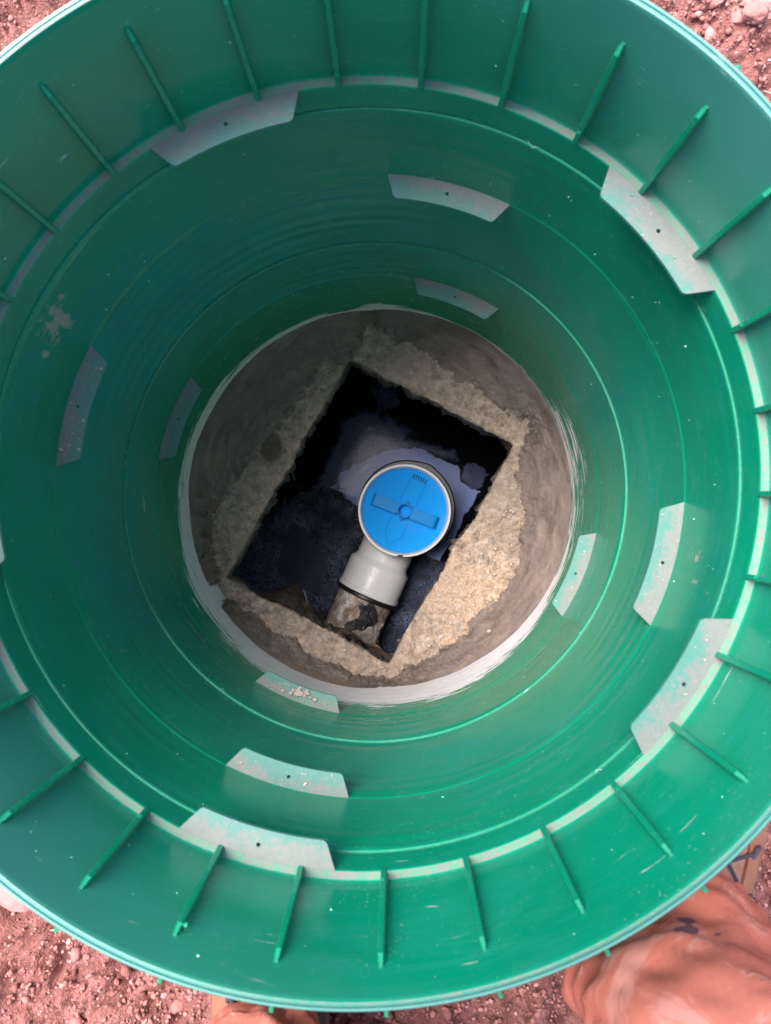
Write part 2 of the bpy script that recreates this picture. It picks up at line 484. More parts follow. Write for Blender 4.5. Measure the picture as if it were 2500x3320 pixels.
def clod_mat():
    m = NT('soil clods')
    g = m.n('ShaderNodeAttribute', attribute_name='tint').outputs['Fac']
    n2 = m.noise(180, 4, 0.7)
    col = m.ramp(g, [(0.0, (0.15, 0.052, 0.048)), (0.45, (0.44, 0.185, 0.170)), (0.85, (0.60, 0.30, 0.28)), (1.0, (0.70, 0.45, 0.42))])
    col = m.mix(m.math('MULTIPLY', n2, 0.4), col, (0.22, 0.12, 0.10))
    m.out(col, 0.92, m.bump(n2, 0.8, 0.002), spec=0.2)
    return m.m
M['clod'] = clod_mat()

def cloth_mat():
    m = NT('rust coloured work cloth')
    s = m.n('ShaderNodeSeparateXYZ'); m.l(m.tc, s.inputs[0])
    n1 = m.noise(8, 5, 0.6)
    tw = m.n('ShaderNodeTexWave'); tw.inputs['Scale'].default_value = 240; tw.inputs['Distortion'].default_value = 0.6
    mp = m.n('ShaderNodeMapping'); mp.inputs['Rotation'].default_value = (0.5, 0.6, 0.7)
    m.l(m.tc, mp.inputs[0]); m.l(mp.outputs[0], tw.inputs['Vector'])
    col = m.mix(n1, (0.40, 0.115, 0.080), (0.55, 0.195, 0.145))
    st = m.ramp(m.noise(13, 5, 0.65, dist=1.4), [(0.56, 0.0), (0.64, 1.0)])
    col = m.mix(m.math('MULTIPLY', st, 0.5), col, (0.62, 0.33, 0.29))
    st2 = m.ramp(m.noise(30, 4, 0.6, dist=1.0), [(0.66, 0.0), (0.69, 1.0)])
    col = m.mix(m.math('MULTIPLY', st2, 0.5), col, (0.68, 0.42, 0.36))
    pk = m.attr('paint')
    pmk = m.ramp(m.math('ADD', pk, m.math('MULTIPLY', m.math('SUBTRACT', m.noise(70, 4, 0.6), 0.5), 1.2)), [(0.52, 0.0), (0.6, 1.0)])
    col = m.mix(m.math('MULTIPLY', pmk, 0.85), col, (0.09, 0.06, 0.09))
    m.out(col, 0.9, m.bump(m.math('ADD', tw.outputs['Fac'], m.math('MULTIPLY', n1, 4)), 0.35, 0.0012), spec=0.15)
    return m.m
M['cloth'] = cloth_mat()
M['boot'] = simple('dusty tan nubuck', (0.30, 0.130, 0.085), 0.85, 0.2, 0.45, 35, 0.8, 250, dirt=0.8)
M['tongue'] = simple('pinkish cloth tongue', (0.30, 0.16, 0.135), 0.85, 0.2, 0.35, 60, 0.6, 200)
M['sole'] = simple('brown rubber sole', (0.12, 0.075, 0.055), 0.8, 0.3, 0.3)
M['lace'] = simple('dark lace', (0.055, 0.045, 0.065), 0.8, 0.2, 0.6, 300)
M['hook'] = simple('dark lace hook', (0.07, 0.05, 0.07), 0.5, 0.5, 0.3)
M['jacket'] = simple('dark work jacket', (0.05, 0.05, 0.06), 0.9, 0.2, 0.2)
M['skin'] = simple('skin', (0.50, 0.30, 0.22), 0.55, 0.4, 0.08)
M['hair'] = simple('dark hair', (0.03, 0.02, 0.015), 0.7, 0.3, 0.3)
M['phone'] = simple('black phone', (0.012, 0.012, 0.014), 0.3, 0.5, 0.1)

# ------------------------------------------------------------------ ground
def build_ground():
    ns = 1100
    rs = np.concatenate([np.linspace(0.3015, 0.95, 172), np.linspace(1.0, 3.0, 20), [5, 10, 25, 60, 150, 300]])
    th = np.linspace(0, 2 * np.pi, ns, endpoint=False)
    T, Rr = np.meshgrid(th, rs, indexing='ij')
    X = Rr * np.cos(T); Y = Rr * np.sin(T)
    near = smooth(Rr, 3.0, 1.0)
    h = (fbm(X, Y, 0.16, 5, 1) * 0.014 + np.abs(fbm(X, Y, 0.045, 5, 2, 0.6)) * 0.026 + fbm(X, Y, 0.009, 3, 3) * 0.0050)
    h = h * near + fbm(X, Y, 1.5, 3, 4) * 0.02 * (Rr > 1)
    V = np.stack([X.ravel(), Y.ravel(), h.ravel() - 0.004], 1)
    me = py_mesh('ground', V, grid_faces(ns, len(rs), True))
    o = link('ground', me, M['soil'], sharp=None)
    tag(o, 'pinkish red crumbly soil around the green shaft', kind='structure')
    return o
build_ground()

def ico(sub=1):
    bm = bmesh.new(); bmesh.ops.create_icosphere(bm, subdivisions=sub, radius=1)
    V = np.array([v.co[:] for v in bm.verts]); F = np.array([[v.index for v in f.verts] for f in bm.faces])
    bm.free(); return V, F

def scatter(name, pos, size, mat, label=None, flat=0.75, sub=1, parent=None):
    """many small irregular lumps in one mesh"""
    V0, F0 = ico(sub)
    n = len(pos); nv = len(V0)
    pos = np.asarray(pos); size = np.asarray(size)
    ax = rng.normal(size=(n, 3, 3)); q, _ = np.linalg.qr(ax)
    jit = 1 + rng.uniform(-0.33, 0.33, (n, nv, 1))
    sc = rng.uniform(0.65, 1.25, (n, 1, 3))
    P = V0[None] * jit * sc
    P = np.einsum('nij,nvj->nvi', q, P)
    P[:, :, 2] *= flat
    P = P * size[:, None, None] + pos[:, None, :]
    Fs = (F0[None] + (np.arange(n) * nv)[:, None, None]).reshape(-1, 3)
    me = bpy.data.meshes.new(name)
    me.vertices.add(n * nv); me.vertices.foreach_set('co', P.reshape(-1).astype(np.float32))
    me.loops.add(len(Fs) * 3); me.loops.foreach_set('vertex_index', Fs.reshape(-1).astype(np.int32))
    me.polygons.add(len(Fs)); me.polygons.foreach_set('loop_start', (np.arange(len(Fs)) * 3).astype(np.int32))
    me.update(calc_edges=True)
    a = me.attributes.new('tint', 'FLOAT', 'POINT')
    a.data.foreach_set('value', np.repeat(np.clip(rng.normal(0.45, 0.2, n), 0, 1), nv).astype(np.float32))
    o = link(name, me, mat, parent, sharp=70)
    tag(o, label, kind='stuff')
    return o

def soil_crumbs():
    n = 75000
    r_ = 0.316 + 0.60 * rng.uniform(0, 1, n) ** 0.8
    t = rng.uniform(0, 2 * np.pi, n)
    x = r_ * np.cos(t); y = r_ * np.sin(t)
    s = 0.0008 + 0.0017 * rng.uniform(0, 1, n) ** 3
    big = rng.uniform(0, 1, n) < 0.004
    s[big] = rng.uniform(0.0035, 0.006, big.sum())
    clump = fbm(x, y, 0.06, 3, 9)
    s = s * (1 + 0.8 * np.clip(clump, 0, 1))
    z = (fbm(x, y, 0.16, 5, 1) * 0.014 + np.abs(fbm(x, y, 0.045, 5, 2, 0.6)) * 0.026) + s * 0.15
    keep = (r_ > 0.313 + s)
    # keep the crumbs out from under the boots
    scatter('soil_crumbs', np.stack([x, y, z], 1)[keep], s[keep], M['clod'], 'loose pinkish crumbs of soil scattered round the shaft')
soil_crumbs()

def clods():
    V0, F0 = ico(3)
    n = 90
    P, Fs, tint = [], [], []
    for i in range(n):
        a = random.choice((random.uniform(0.6, 1.1), random.uniform(2.0, 2.7), random.uniform(3.7, 5.9), random.uniform(0, 6.28)))
        r_ = 0.33 + 0.45 * random.random() ** 0.8
        x, y = r_ * math.cos(a), r_ * math.sin(a)
        sz = random.uniform(0.004, 0.0105)
        k_ = fbm(V0[:, 0] * 1.3 + i * 3.1, V0[:, 1] * 1.3 + V0[:, 2] * 1.1, 0.7, 5, 300 + i % 7, 0.7)
        V = V0 * (1 + 0.42 * k_)[:, None] * np.array([random.uniform(.8, 1.4), random.uniform(.7, 1.1), 0.62]) * sz
        c, s_ = math.cos(i * 1.7), math.sin(i * 1.7)
        V = V @ np.array([[c, s_, 0], [-s_, c, 0], [0, 0, 1]])
        X_, Y_ = np.array([x]), np.array([y])
        z = (fbm(X_, Y_, 0.16, 5, 1) * 0.014 + np.abs(fbm(X_, Y_, 0.045, 5, 2, 0.6)) * 0.026)[0]
        if r_ < 0.315 + sz * 1.5: continue
        Fs.append(F0 + len(P) * len(V0)); P.append(V + np.array([x, y, z + sz * 0.1])); tint.append(np.full(len(V0), min(1, max(0, random.gauss(0.4, 0.25)))))
    me = py_mesh('soil_clods', np.concatenate(P), [tuple(int(q) for q in f) for f in np.concatenate(Fs)])
    set_attr(me, 'tint', np.concatenate(tint))
    tag(link('soil_clods', me, M['clod'], sharp=None), 'irregular reddish clods lying in the crumbly soil', kind='stuff')
clods()

def stone(name, loc, dims, rotz, mat, label, cat, seed=0):
    V, F = ico(3)
    a = fbm(V[:, 0] + 3 * seed, V[:, 1] + V[:, 2] * 0.7, 0.8, 3, 20 + seed)
    V = V * (1 + 0.22 * a)[:, None]
    V = np.sign(V) * np.abs(V) ** 0.75 * np.array(dims)
    c, s = math.cos(rotz), math.sin(rotz)
    V = V @ np.array([[c, s, 0], [-s, c, 0], [0, 0, 1]])
    me = py_mesh(name, V, [tuple(int(i) for i in f) for f in F])
    set_attr(me, 'tint', np.full(len(V), 0.7))
    o = link(name, me, mat, loc=loc, sharp=25)
    return tag(o, label, cat)
stone('flat_stone', (0.375, 0.462, 0.012), (0.030, 0.022, 0.010), 0.3, M['clod'], 'flat pinkish stone lying in the soil at the top right corner', 'stone', 1)
stone('soil_clod', (0.335, 0.475, 0.010), (0.016, 0.013, 0.010), 0.9, M['clod'], 'rounded brown clod of soil left of the flat stone, beyond the rim', 'clod', 2)
stone('pale_stone', (-0.232, -0.408, 0.008), (0.022, 0.011, 0.007), -0.3, M['crumb'], 'small whitish stone in the soil just outside the lower left of the rim', 'stone', 3)
stone('broad_clod', (-0.345, -0.385, 0.004), (0.030, 0.022, 0.012), -0.5, M['clod'], 'broad smooth slab of dry soil at the lower left edge of the ground', 'clod', 4)

# ------------------------------------------------------------------ riser rings
def wall_mesh(name, prof, fine, z0, ripple=0.0, seed=0, ns=720, smear_fn=None):
    """closed revolved profile; 'fine' spans are subdivided so splashes can be placed on them"""
    P = []
    n = len(prof)
    for i in range(n):
        a = prof[i]; b = prof[(i + 1) % n]
        k = fine.get(i, 1)
        for j in range(k):
            t = j / k
            P.append((a[0] + (b[0] - a[0]) * t, a[1] + (b[1] - a[1]) * t, 1.0 if i in fine and 0.02 < (j / k) < 0.98 else 0.0))
    P = np.array(P)
    th = np.linspace(0, 2 * np.pi, ns, endpoint=False)
    T, Rr = np.meshgrid(th, P[:, 0], indexing='ij')
    _, Z = np.meshgrid(th, P[:, 1], indexing='ij')
    _, W = np.meshgrid(th, P[:, 2], indexing='ij')
    Rr = Rr * oval(T)
    if ripple:
        band = np.sin(Z * 2 * np.pi / 0.0245 + 0.5 * np.sin(Z * 90))
        band = np.sign(band) * np.abs(band) ** 0.6
        Rr = Rr + W * (ripple * band * np.clip(0.15 + 1.2 * fbm(T / (2 * np.pi) * 0.5, Z, 0.05, 2, seed + 50), 0, 1) + 0.0007 * fbm(T * 0.6 / (2 * np.pi) * np.pi, Z, 0.12, 3, seed + 30))
    V = np.stack([Rr * np.cos(T), Rr * np.sin(T), Z - z0], 2).reshape(-1, 3)
    me = py_mesh(name, V, grid_faces_closed(ns, len(P)))
    sm = np.zeros(T.shape)
    if smear_fn is not None: sm = smear_fn(np.degrees(T), Z) * (W > 0)
    set_attr(me, 'smear', sm.ravel())
    return me

def grid_faces_closed(nu, nv):
    F = []
    for i in range(nu):
        i2 = (i + 1) % nu
        for j in range(nv):
            j2 = (j + 1) % nv
            F.append((i * nv + j, i2 * nv + j, i2 * nv + j2, i * nv + j2))
    return F

def blob(D, Z, a, z, wa, wz, amp=1.0):
    d = (D - a + 180) % 360 - 180
    return amp * np.exp(-(d / wa) ** 2 - ((Z - z) / wz) ** 2)

def smear_top(D, Z):
    return np.zeros(D.shape)

def smear_mid(D, Z):
    s = blob(D, Z, 151.5, 0.105, 1.3, 0.030, 0.85) + blob(D, Z, 154.5, 0.108, 1.8, 0.022, 0.62) + blob(D, Z, 158.5, 0.10, 0.8, 0.007, 0.75) + blob(D, Z, 149.0, 0.118, 1.0, 0.010, 0.5)
    s += blob(D, Z, -13, 0.075, 1.3, 0.022, 0.52) + blob(D, Z, -17, 0.09, 1.0, 0.016, 0.45)
    return s

def smear_low(D, Z):
    """whitish mortar wiped up the wall above the fillet; upper limit varies round the shaft"""
    A = np.array([-180, -165, -150, -130, -110, -90, -75, -60, -45, -30, -15, 0, 12, 22, 32, 45, 70, 85, 92, 100, 112, 125, 140, 155, 168, 180])
    H = np.array([.060, .075, .095, .105, .100, .115, .118, .108, .085, .060, .070, .090, .115, .105, .03, .018, .016, .034, .038, .014, .034, .028, .038, .045, .055, .060])
    Dn = (D + 180) % 360 - 180
    top = -0.400 + np.interp(Dn, A, H)
    cover = np.interp(Dn, [-180, -160, -60, -35, -20, 0, 20, 30, 80, 95, 115, 150, 180], [0.66, .72, .80, .62, .36, .30, .34, .3, .5, .6, .7, .8, .66])
    base_z = -0.3975
    t = (Z - base_z) / np.maximum(top - base_z, 0.004)          # 0 at the mortar, 1 at the upper limit
    s = cover * 1.25 * np.clip(1.5 - t, 0, 1.3) - 0.9 * np.clip(t - 0.9, 0, 1)
    s = np.where(Z < base_z, 1.15, s)
    s = np.clip(s, 0, 1.15)
    s += blob(D, Z, -135, -0.27, 6, 0.010, 0.35) + blob(D, Z, -150, -0.29, 4, 0.008, 0.3) + blob(D, Z, -125, -0.315, 5, 0.01, 0.4)
    return s

TABS = [
    # z, outer radius, inner radius, hole radius position, centres
    (0.171, 0.2938, 0.2718, 0.2838, (111.0, 39.4, -32.9, -105.5, 183.2)),
    (0.034, 0.2925, 0.2690, 0.2805, (74.8, 164.9, -14.9, -105.2)),
    (-0.240, 0.2890, 0.2665, 0.2765, (68.3, 159.1, -21.6, -111.3)),
]

def tab_mesh(r_out, r_in, r_hole, ang, ha=11.8, hi=10.1, thick=0.003):
    bm = bmesh.new()
    out = []
    N = 14
    def pt(r_, a):
        t = R(ang + a); rr = r_ * float(oval(t))
        return (rr * math.cos(t), rr * math.sin(t), 0)
    for k in range(N + 1): out.append(pt(r_out, -ha + 2 * ha * k / N))
    rc = 0.0025
    out.append(pt(r_in + rc, hi + (ha - hi) * rc / (r_out - r_in)))
    out.append(pt(r_in + rc * 0.3, hi - 0.12))
    for k in range(N + 1): out.append(pt(r_in, (hi - 0.5) - 2 * (hi - 0.5) * k / N))
    out.append(pt(r_in + rc * 0.3, -hi + 0.12))
    out.append(pt(r_in + rc, -hi - (ha - hi) * rc / (r_out - r_in)))
    vs_ = [bm.verts.new(p) for p in out]
    es = [bm.edges.new((vs_[i], vs_[(i + 1) % len(vs_)])) for i in range(len(vs_))]
    c = Vector(pt(r_hole, 0.0)); hv = []
    for k in range(14):
        a = 2 * math.pi * k / 14
        hv.append(bm.verts.new((c.x + 0.0017 * math.cos(a), c.y + 0.0017 * math.sin(a), 0)))
    es += [bm.edges.new((hv[i], hv[(i + 1) % 14])) for i in range(14)]
    bmesh.ops.triangle_fill(bm, edges=es, use_beauty=True)
    for f in bm.faces:
        if f.normal.z < 0: f.normal_flip()
    r_ = bmesh.ops.extrude_face_region(bm, geom=bm.faces[:])
    vv = [g for g in r_['geom'] if isinstance(g, bmesh.types.BMVert)]
    bmesh.ops.translate(bm, vec=(0, 0, -thick), verts=vv)
    return bm

def add_tabs(parent, level, z0):
    z, ro, ri, rh, cs = TABS[level]
    for c in cs:
        bm = tab_mesh(ro, ri, rh, c)
        bmesh.ops.translate(bm, vec=(0, 0, z - z0), verts=bm.verts)
        bm_obj('tab', bm, M['tab'], parent, sharp=40)
        
# --- upper ring with ledge, ribs and rim
Z1 = 0.1355
top_ring = empty('riser_ring', (0, 0, Z1))
tag(top_ring, 'wide green plastic top ring with inner ribs and a pale double lipped rim', 'riser ring', 'green plastic riser rings of the shaft')
prof1 = [(0.3060, 0.1355), (0.3060, 0.262), (0.3092, 0.266), (0.3100, 0.299), (0.3096, 0.3028), (0.3084, 0.3040),
         (0.3072, 0.3038), (0.3068, 0.3018), (0.3058, 0.3018), (0.3054, 0.3046), (0.3042, 0.3050), (0.3031, 0.3046), (0.3026, 0.3030),
         (0.3004, 0.1745), (0.3000, 0.1716), (0.2990, 0.1709), (0.2944, 0.1709), (0.2936, 0.1704), (0.2933, 0.1690),
         (0.2929, 0.1440), (0.2931, 0.1422), (0.2938, 0.1418), (0.3010, 0.1418)]
me = wall_mesh('wall', prof1, {12: 50, 18: 14}, Z1, ripple=0.0, seed=1, smear_fn=smear_top)
link('wall', me, M['ring_top'], top_ring, sharp=50)

def rib_bm(nub):
    """vertical rib on the wall, deeper at its foot, in local coordinates at angle 0"""
    bm = bmesh.new()
    zt, zb = 0.2745, 0.1700
    w = 0.0021
    secs = [(zb, 0.2922, 1.0), (0.178, 0.2922, 1.0), (0.235, 0.2940, 0.97), (0.262, 0.2952, 0.93), (0.2700, 0.2960, 0.88), (zt, 0.3008, 0.5)]
    rings = []
    for z_, ri, ws in secs:
        ro = 0.3032
        rings.append([bm.verts.new((ro, -w * ws * 1.5, z_ - Z1)), bm.verts.new((ri + 0.0008, -w * ws, z_ - Z1)), bm.verts.new((ri, -w * ws * 0.75, z_ - Z1)),
                      bm.verts.new((ri, w * ws * 0.75, z_ - Z1)), bm.verts.new((ri + 0.0008, w * ws, z_ - Z1)), bm.verts.new((ro, w * ws * 1.5, z_ - Z1))])
    for a, b in zip(rings[:-1], rings[1:]):
        for k in range(5): bm.faces.new((a[k], a[k + 1], b[k + 1], b[k]))
    bm.faces.new(rings[0]); bm.faces.new(rings[-1])
    if nub:
        tube(bm, [(0.2945, 0, 0.186 - Z1), (0.2912, 0, 0.1875 - Z1)], 0.0013, 8)
    return bm
rib_meshes = []
for nub in (False, True):
    bm = rib_bm(nub)
    me_ = bpy.data.meshes.new('rib'); bmesh.ops.recalc_face_normals(bm, faces=bm.faces); bm.to_mesh(me_); bm.free()
    rib_meshes.append(me_)
fbm_ = bmesh.new()
box(fbm_, (0.0185, 0.0028, 0.090), Matrix.Translation((0.3142, 0, 0.243 - Z1)), bevel=0.0008)
fin_me = bpy.data.meshes.new('outer_fin'); fbm_.to_mesh(fin_me); fbm_.free()
for k in range(30):
    a = R(9.3 + 12 * k)
    s = float(oval(a))
    o = link('rib', rib_meshes[1 if k % 3 == 1 else 0], M['rib'], top_ring, sharp=30)
    o.rotation_euler.z = a; o.scale = (s, 1, 1)
    o = link('outer_fin', fin_me, M['fin'], top_ring, sharp=30)
    o.rotation_euler.z = a + R(0.4); o.scale = (s, 1, 1)
add_tabs(top_ring, 0, Z1)

# --- middle ring
Z2 = -0.1345
mid_ring = empty('riser_ring', (0, 0, Z2))
tag(mid_ring, 'middle green plastic ring with four dusty tabs halfway up its wall', 'riser ring', 'green plastic riser rings of the shaft')
prof2 = [(0.3050, -0.1340), (0.3050, 0.1345), (0.3000, 0.1350), (0.3000, 0.1405), (0.2932, 0.1406), (0.2918, 0.1403), (0.2913, 0.1390),
         (0.2912, 0.0365), (0.2911, 0.0345), (0.2906, 0.0338), (0.2905, 0.0320),
         (0.2899, -0.1315), (0.2901, -0.1335)]
me = wall_mesh('wall', prof2, {6: 60, 10: 100}, Z2, ripple=0.00018, seed=2, smear_fn=smear_mid, ns=900)
link('wall', me, M['ring_dirty'], mid_ring, sharp=50)
add_tabs(mid_ring, 1, Z2)

# --- lowest ring
Z3 = -0.470
low_ring = empty('riser_ring', (0, 0, Z3))
tag(low_ring, 'lowest green plastic ring smeared with white mortar where it meets the concrete', 'riser ring', 'green plastic riser rings of the shaft')
prof3 = [(0.3040, -0.470), (0.3040, -0.1400), (0.2990, -0.1350), (0.2902, -0.1352), (0.2884, -0.1355), (0.2878, -0.1370),
         (0.2876, -0.2380), (0.2875, -0.2398), (0.2872, -0.2404), (0.2871, -0.2420),
         (0.2866, -0.4700)]
me = wall_mesh('wall', prof3, {5: 60, 9: 130}, Z3, ripple=0.00018, seed=3, smear_fn=smear_low, ns=1000)
link('wall', me, M['ring_mid'], low_ring, sharp=50)
add_tabs(low_ring, 2, Z3)

# ------------------------------------------------------------------ concrete slab with the broken hole
HOLE = [(-0.0479, 0.2205), (0.2115, 0.0854), (0.0139, -0.2583), (-0.2442, -0.1249)]
HC = np.mean(np.array(HOLE), axis=0)
BAND = [(-0.087, 0.209), (-0.131, 0.143), (-0.16, 0.111), (-0.211, 0.057), (-0.247, -0.005), (-0.271, -0.052), (-0.269, -0.088), (-0.243, -0.153), (-0.188, -0.189), (-0.13, -0.222), (-0.087, -0.254), (-0.029, -0.275), (0.021, -0.277), (0.061, -0.257), (0.118, -0.232), (0.151, -0.185), (0.201, -0.117), (0.226, -0.074), (0.219, -0.023), (0.217, 0.049), (0.237, 0.11), (0.23, 0.126), (0.173, 0.15), (0.101, 0.201), (0.036, 0.241), (-0.015, 0.265), (-0.026, 0.241), (-0.040, 0.214), (-0.058, 0.203)]
SLAB = -0.440

def ray_poly(phi, poly, c):
    d = np.stack([np.cos(phi), np.sin(phi)], 1)
    best = np.full(len(phi), 1e9)
    P = np.array(poly)
    for i in range(len(P)):
        a = P[i] - c; e = P[(i + 1) % len(P)] - P[i]
        den = d[:, 0] * e[1] - d[:, 1] * e[0]
        t = (a[0] * e[1] - a[1] * e[0]) / (den + 1e-12)
        u = (a[0] * d[:, 1] - a[1] * d[:, 0]) / (den + 1e-12)
        ok = (t > 0) & (u >= -1e-6) & (u <= 1 + 1e-6)
        best = np.where(ok & (t < best), t, best)
    return best

NS, NT_ = 1400, 90
PHI = np.linspace(0, 2 * np.pi, NS, endpoint=False)
RH = ray_poly(PHI, HOLE, HC)
# soften corners a little and roughen the broken edge
k = np.exp(-np.linspace(-2, 2, 13) ** 2); k /= k.sum()
RH = np.convolve(np.concatenate([RH[-6:], RH, RH[:6]]), k, 'valid')
hx = HC[0] + RH * np.cos(PHI); hy = HC[1] + RH * np.sin(PHI)
RH = RH + fbm(hx, hy, 0.06, 2, 40) * 0.0032 + fbm(hx, hy, 0.012, 4, 41, 0.65) * 0.0022
C0, D0 = np.cos(PHI), np.sin(PHI)
b_ = HC[0] * C0 + HC[1] * D0
RO = -b_ + np.sqrt(b_ ** 2 - (HC[0] ** 2 + HC[1] ** 2) + 0.2945 ** 2)

def build_slab():
    t = np.linspace(0, 1, NT_)
    Rm = RH[:, None] + (RO - RH)[:, None] * t[None, :]
    X = HC[0] + Rm * C0[:, None]; Y = HC[1] + Rm * D0[:, None]
    Z = SLAB + fbm(X, Y, 0.05, 5, 50) * 0.0042 + fbm(X, Y, 0.012, 4, 51, 0.65) * 0.0034
    dist = (Rm - RH[:, None])
    Z -= 0.006 * np.exp(-dist / 0.005)                       # worn arris
    # the broken sides of the opening: columns going down from the edge
    depths = np.array([0.004, 0.012, 0.022, 0.035, 0.05, 0.07, 0.09, 0.105])
    rows = []
    for i, dz in enumerate(depths):
        r_ = RH + 0.001 + 0.010 * fbm(PHI * 0.2 * 1.2, np.full(NS, dz), 0.02, 4, 55) * min(1, dz / .03) + 0.012 * (dz / 0.105)
        rows.append(np.stack([HC[0] + r_ * C0, HC[1] + r_ * D0, np.full(NS, SLAB - dz - 0.006)], 1))
    # underside running out over the tank
    for r_ in (0.45, 0.9):
        rows.append(np.stack([HC[0] + r_ * C0, HC[1] + r_ * D0, np.full(NS, SLAB - 0.115)], 1))
    # back up and over, outside the shaft
    rows.append(np.stack([HC[0] + 0.9 * C0, HC[1] + 0.9 * D0, np.full(NS, SLAB - 0.03)], 1))
    top = np.stack([X, Y, Z], 2)[:, ::-1, :]                # outer -> inner
    side = np.stack(rows, 1)
    V = np.concatenate([top, side], 1)
    nv = V.shape[1]
    Vf = V.reshape(-1, 3)
    me = py_mesh('concrete_slab', Vf, grid_faces_closed(NS, nv))
    stain = np.exp(-((V[:, :, 0] + 0.171) ** 2 / 0.022 ** 2 + (V[:, :, 1] - 0.080) ** 2 / 0.030 ** 2)) * (V[:, :, 2] > SLAB - 0.02)
    depth_dark = smooth(SLAB - V[:, :, 2], 0.012, 0.05)
    tan = 0.22 * np.exp(-((V[:, :, 0] - 0.15) ** 2 + (V[:, :, 1] + 0.15) ** 2) / 0.10 ** 2) + 0.08 * np.exp(-((V[:, :, 0] + 0.12) ** 2 + (V[:, :, 1] + 0.22) ** 2) / 0.08 ** 2)
    set_attr(me, 'tan', tan.ravel()); set_attr(me, 'stain', stain.ravel()); set_attr(me, 'depth_dark', depth_dark.ravel())
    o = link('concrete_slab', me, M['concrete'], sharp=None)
    tag(o, 'old rough tank lid of brown concrete with a rectangular opening broken through', 'concrete slab')
    return o
build_slab()

def build_mortar():
    t = np.linspace(0, 1, 110)
    Rm = RH[:, None] + (RO - RH)[:, None] * t[None, :]
    X = HC[0] + Rm * C0[:, None]; Y = HC[1] + Rm * D0[:, None]
    sd_ = signed_dist(X, Y, BAND)
    wob = fbm(X, Y, 0.045, 4, 60) * 0.010 + fbm(X, Y, 0.009, 4, 61, 0.7) * 0.0060
    s = sd_ + wob
    rad = np.hypot(X, Y)
    wd = np.clip(0.2870 - rad, 0, 1)
    f = np.clip(s, 0, None) / (np.clip(s, 0, None) + wd + 1e-4)
    H = 0.046 * np.clip(f, 0, 1) ** 1.15
    edge = (0.0030 + 0.0022 * fbm(X, Y, 0.07, 2, 66)) * smooth(s, -0.001, 0.006) - 0.010 * smooth(-s, -0.0005, 0.004)
    ang = np.arctan2(Y, X)
    tex = fbm(ang * 0.28 * 0.35, rad, 0.010, 4, 63) * 0.0020 + fbm(X, Y, 0.05, 3, 64) * 0.0022 * smooth(wd, 0, 0.02)
    Z = SLAB + H + edge + tex * smooth(s, 0, 0.01)
    V = np.stack([X, Y, Z], 2)
    # close it underneath so that it is a solid
    under = np.stack([X, Y, np.full(X.shape, SLAB - 0.012)], 2)[:, ::-1, :]
    keep_u = under[:, ::20, :]
    Vall = np.concatenate([V, keep_u], 1)
    me = py_mesh('mortar_fillet', Vall.reshape(-1, 3), grid_faces_closed(NS, Vall.shape[1]))
    th_ = np.exp(-np.clip(s, 0, None) / 0.007) * 0.62
    set_attr(me, 'thin', np.concatenate([th_, th_[:, ::-1][:, ::20]], 1).ravel())
    o = link('mortar_fillet', me, M['mortar'], sharp=None)
    tag(o, 'grey brown trowelled mortar sloping from the green wall down to the slab', 'mortar fillet')
build_mortar()

# loose bits lying on the concrete
def bits_on_slab():
    pts, sz = [], []
    for cx, cy, n, sp in ((0.13, -0.17, 40, 0.05), (0.18, -0.10, 20, 0.03), (0.20, -0.03, 14, 0.015), (0.09, -0.22, 10, 0.02), (-0.20, -0.02, 12, 0.04), (-0.10, -0.23, 14, 0.04), (0.16, 0.16, 10, 0.03)):
        for _ in range(n):
            x = cx + random.gauss(0, sp * 0.6); y = cy + random.gauss(0, sp * 0.6)
            if signed_dist(np.array([x]), np.array([y]), HOLE)[0] < 0.006: continue
            if math.hypot(x, y) > 0.26: continue
            pts.append((x, y, SLAB + 0.004 + (0.004 if signed_dist(np.array([x]), np.array([y]), BAND)[0] > 0.003 else 0)))
            sz.append(random.choice((0.0010, 0.0014, 0.002, 0.0028)))
    scatter('concrete_bits', pts, sz, M['crumb'], 'loose mortar crumbs lying on the rough concrete round the opening')
bits_on_slab()
stone('mortar_pebble', (0.170, -0.205, SLAB + 0.020), (0.0050, 0.0045, 0.004), 0.2, M['crumb'], 'single pale pebble on the mortar at the lower right of the opening', 'pebble', 6)

# ------------------------------------------------------------------ tank below the slab
LIQ = -0.900
e_dir = np.array([0.0139 + 0.2442, -0.2583 + 0.1249]); e_len = np.linalg.norm(e_dir); e_dir = e_dir / e_len
e_nrm = np.array([-e_dir[1], e_dir[0]])           # points into the tank
W0 = np.array([-0.2442, -0.1249])

